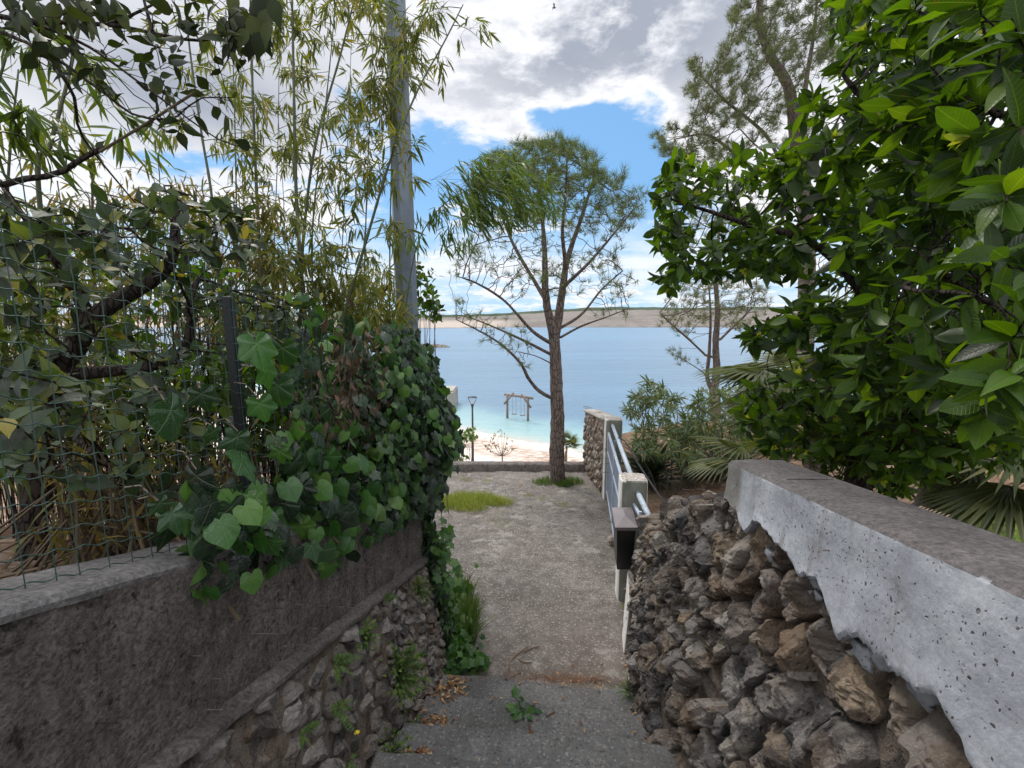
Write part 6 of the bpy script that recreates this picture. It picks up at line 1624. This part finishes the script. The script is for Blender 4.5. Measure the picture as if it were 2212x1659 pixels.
# =================================================================== light, sky, camera
SUN_EL, SUN_AZ = R(52), R(-32)
sd_ = Vector((math.sin(SUN_AZ) * math.cos(SUN_EL), math.cos(SUN_AZ) * math.cos(SUN_EL), math.sin(SUN_EL)))
ld = bpy.data.lights.new('sun', 'SUN'); ld.energy = 2.2; ld.angle = R(12); ld.color = (1.0, .95, .88)
lo = bpy.data.objects.new('sun', ld); COL.objects.link(lo); lo.rotation_euler = (-sd_).to_track_quat('-Z', 'Y').to_euler(); lo.location = (0, 0, 30)

world = bpy.data.worlds.new('World'); scene.world = world; world.use_nodes = True
t = world.node_tree; t.nodes.clear(); k = NT(t)
outw = k.n('ShaderNodeOutputWorld'); bg = k.n('ShaderNodeBackground'); bg.inputs['Strength'].default_value = .10
sky = k.n('ShaderNodeTexSky', sky_type='NISHITA'); sky.sun_disc = False; sky.sun_elevation = SUN_EL; sky.sun_rotation = SUN_AZ
sky.air_density = 1.0; sky.dust_density = .6; sky.ozone_density = 2.0; sky.altitude = 10
tc = k.n('ShaderNodeTexCoord'); gen = tc.outputs['Generated']
sp = k.n('ShaderNodeSeparateXYZ'); t.links.new(gen, sp.inputs[0])
az = k.m('ARCTAN2', sp.outputs[0], sp.outputs[1]); el = k.m('ARCSINE', sp.outputs[2])
den = k.m('ADD', k.m('MAXIMUM', sp.outputs[2], 0.0), .14)
cv = k.n('ShaderNodeCombineXYZ'); t.links.new(k.m('DIVIDE', sp.outputs[0], den), cv.inputs[0]); t.links.new(k.m('DIVIDE', sp.outputs[1], den), cv.inputs[1]); cv.inputs[2].default_value = 1.7
pv = cv.outputs[0]
def blob(px, py, w, h):
    a, e = azel(px, py)
    x = k.m('DIVIDE', k.m('SUBTRACT', az, a), R(w)); y = k.m('DIVIDE', k.m('SUBTRACT', el, e), R(h))
    r2 = k.m('ADD', k.m('MULTIPLY', x, x), k.m('MULTIPLY', y, y)); return k.m('EXPONENT', k.m('MULTIPLY', r2, -1.0))
n1 = k.noise(1.5, 9, .58, pv, .25); n2 = k.noise(5.0, 8, .62, pv, .2)
dens = k.m('ADD', k.m('MULTIPLY', n1, .9), k.m('ADD', k.m('MULTIPLY', n2, .75), -.04))
for (px, py, w, h, amp) in ((1190, 385, 9.5, 4.8, .66), (1350, 330, 6, 5.5, .62), (1420, 225, 2.5, 2.5, .45), (960, 340, 4.5, 4.5, .50), (890, 440, 4, 6, .36), (1150, 250, 3.0, 1.4, .34), (1290, 250, 3.5, 1.6, .34), (440, 350, 8, 3.0, .20), (760, 400, 7, 4, .24), (250, 330, 6, 3, .12), (780, 230, 4, 4, .22), (1400, 460, 8, 4, .35)):
    dens = k.m('SUBTRACT', dens, k.m('MULTIPLY', blob(px, py, w, h), amp))
for (px, py, w, h, amp) in ((1120, 270, 2.8, 1.6, .30), (1050, 200, 10, 3.0, .20), (1300, 200, 10, 3.0, .20), (1395, 280, 2.6, 2.2, .25), (1500, 230, 6, 8, .3)):
    dens = k.m('ADD', dens, k.m('MULTIPLY', blob(px, py, w, h), amp))
dens = k.m('SUBTRACT', dens, k.m('MULTIPLY', k.sstep(el, R(13.5), R(8)), .30))
n3 = k.noise(16.0, 6, .6, pv, .2)
dens = k.m('ADD', dens, k.m('MULTIPLY', k.m('SUBTRACT', n3, .5), .22))
cl = k.sstep(dens, .41, .66)
low = k.sstep(el, R(13), R(6))
stn = k.noise(1.0, 6, .6, k.vmul(gen, (2.2, 2.2, 15.0)), .3)
cl = k.m('MAXIMUM', cl, k.m('MULTIPLY', low, k.m('MULTIPLY', k.sstep(stn, .42, .64), .85)))
thick = k.sstep(k.m('ADD', dens, k.m('MULTIPLY', k.m('SUBTRACT', n2, .5), .7)), .62, 1.0)
grey = k.m('MULTIPLY', thick, k.m('ADD', .18, k.m('MULTIPLY', blob(1330, 60, 22, 8.5), .95)), clamp=True)
grey = k.m('MAXIMUM', grey, k.m('ADD', k.m('MULTIPLY', blob(430, 225, 12, 4.0), .60), k.m('ADD', k.m('MULTIPLY', blob(700, 120, 12, 8), .40), k.m('MULTIPLY', blob(200, 60, 14, 9), .45))))
grey = k.m('MULTIPLY', grey, k.m('ADD', .72, k.m('MULTIPLY', k.noise(2.6, 6, .6, pv), .5)), clamp=True)
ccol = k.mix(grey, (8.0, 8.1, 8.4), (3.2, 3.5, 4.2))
blue = k.mix(.7, k.mix(1.0, sky.outputs[0], (.8, 1.0, 1.2), 'MULTIPLY'), (1.9, 4.1, 6.9))
blue = k.mix(k.sstep(el, R(15), R(3)), blue, (4.0, 6.0, 8.0))
col = k.mix(cl, blue, ccol)
fill_boost = k.m('ADD', 1.0, k.m('ADD', k.m('MULTIPLY', k.sstep(sp.outputs[2], .66, .90), 1.5), k.m('MULTIPLY', k.sstep(k.m('MULTIPLY', sp.outputs[1], -1.0), .0, .5), .35)))  # added fill light: unseen sky overhead and behind the camera made brighter
col = k.mix(1.0, col, fill_boost, 'MULTIPLY')
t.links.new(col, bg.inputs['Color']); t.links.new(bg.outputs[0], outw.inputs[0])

cd = bpy.data.cameras.new('camera'); cd.sensor_width = 36; cd.lens = 36 * FPX / 2212; cd.clip_start = .02; cd.clip_end = 9000
co = bpy.data.objects.new('camera', cd); COL.objects.link(co); co.location = (0, 0, 0); co.rotation_euler = (math.pi / 2 - PITCH, 0, 0); scene.camera = co
scene.view_settings.view_transform = 'Standard'; scene.view_settings.look = 'None'; scene.view_settings.exposure = .40; scene.view_settings.gamma = 1
scene.render.engine = 'CYCLES'
cy = scene.cycles; cy.use_denoising = True; cy.max_bounces = 6; cy.diffuse_bounces = 3; cy.glossy_bounces = 2; cy.transmission_bounces = 3; cy.transparent_max_bounces = 4; cy.caustics_reflective = False; cy.caustics_refractive = False
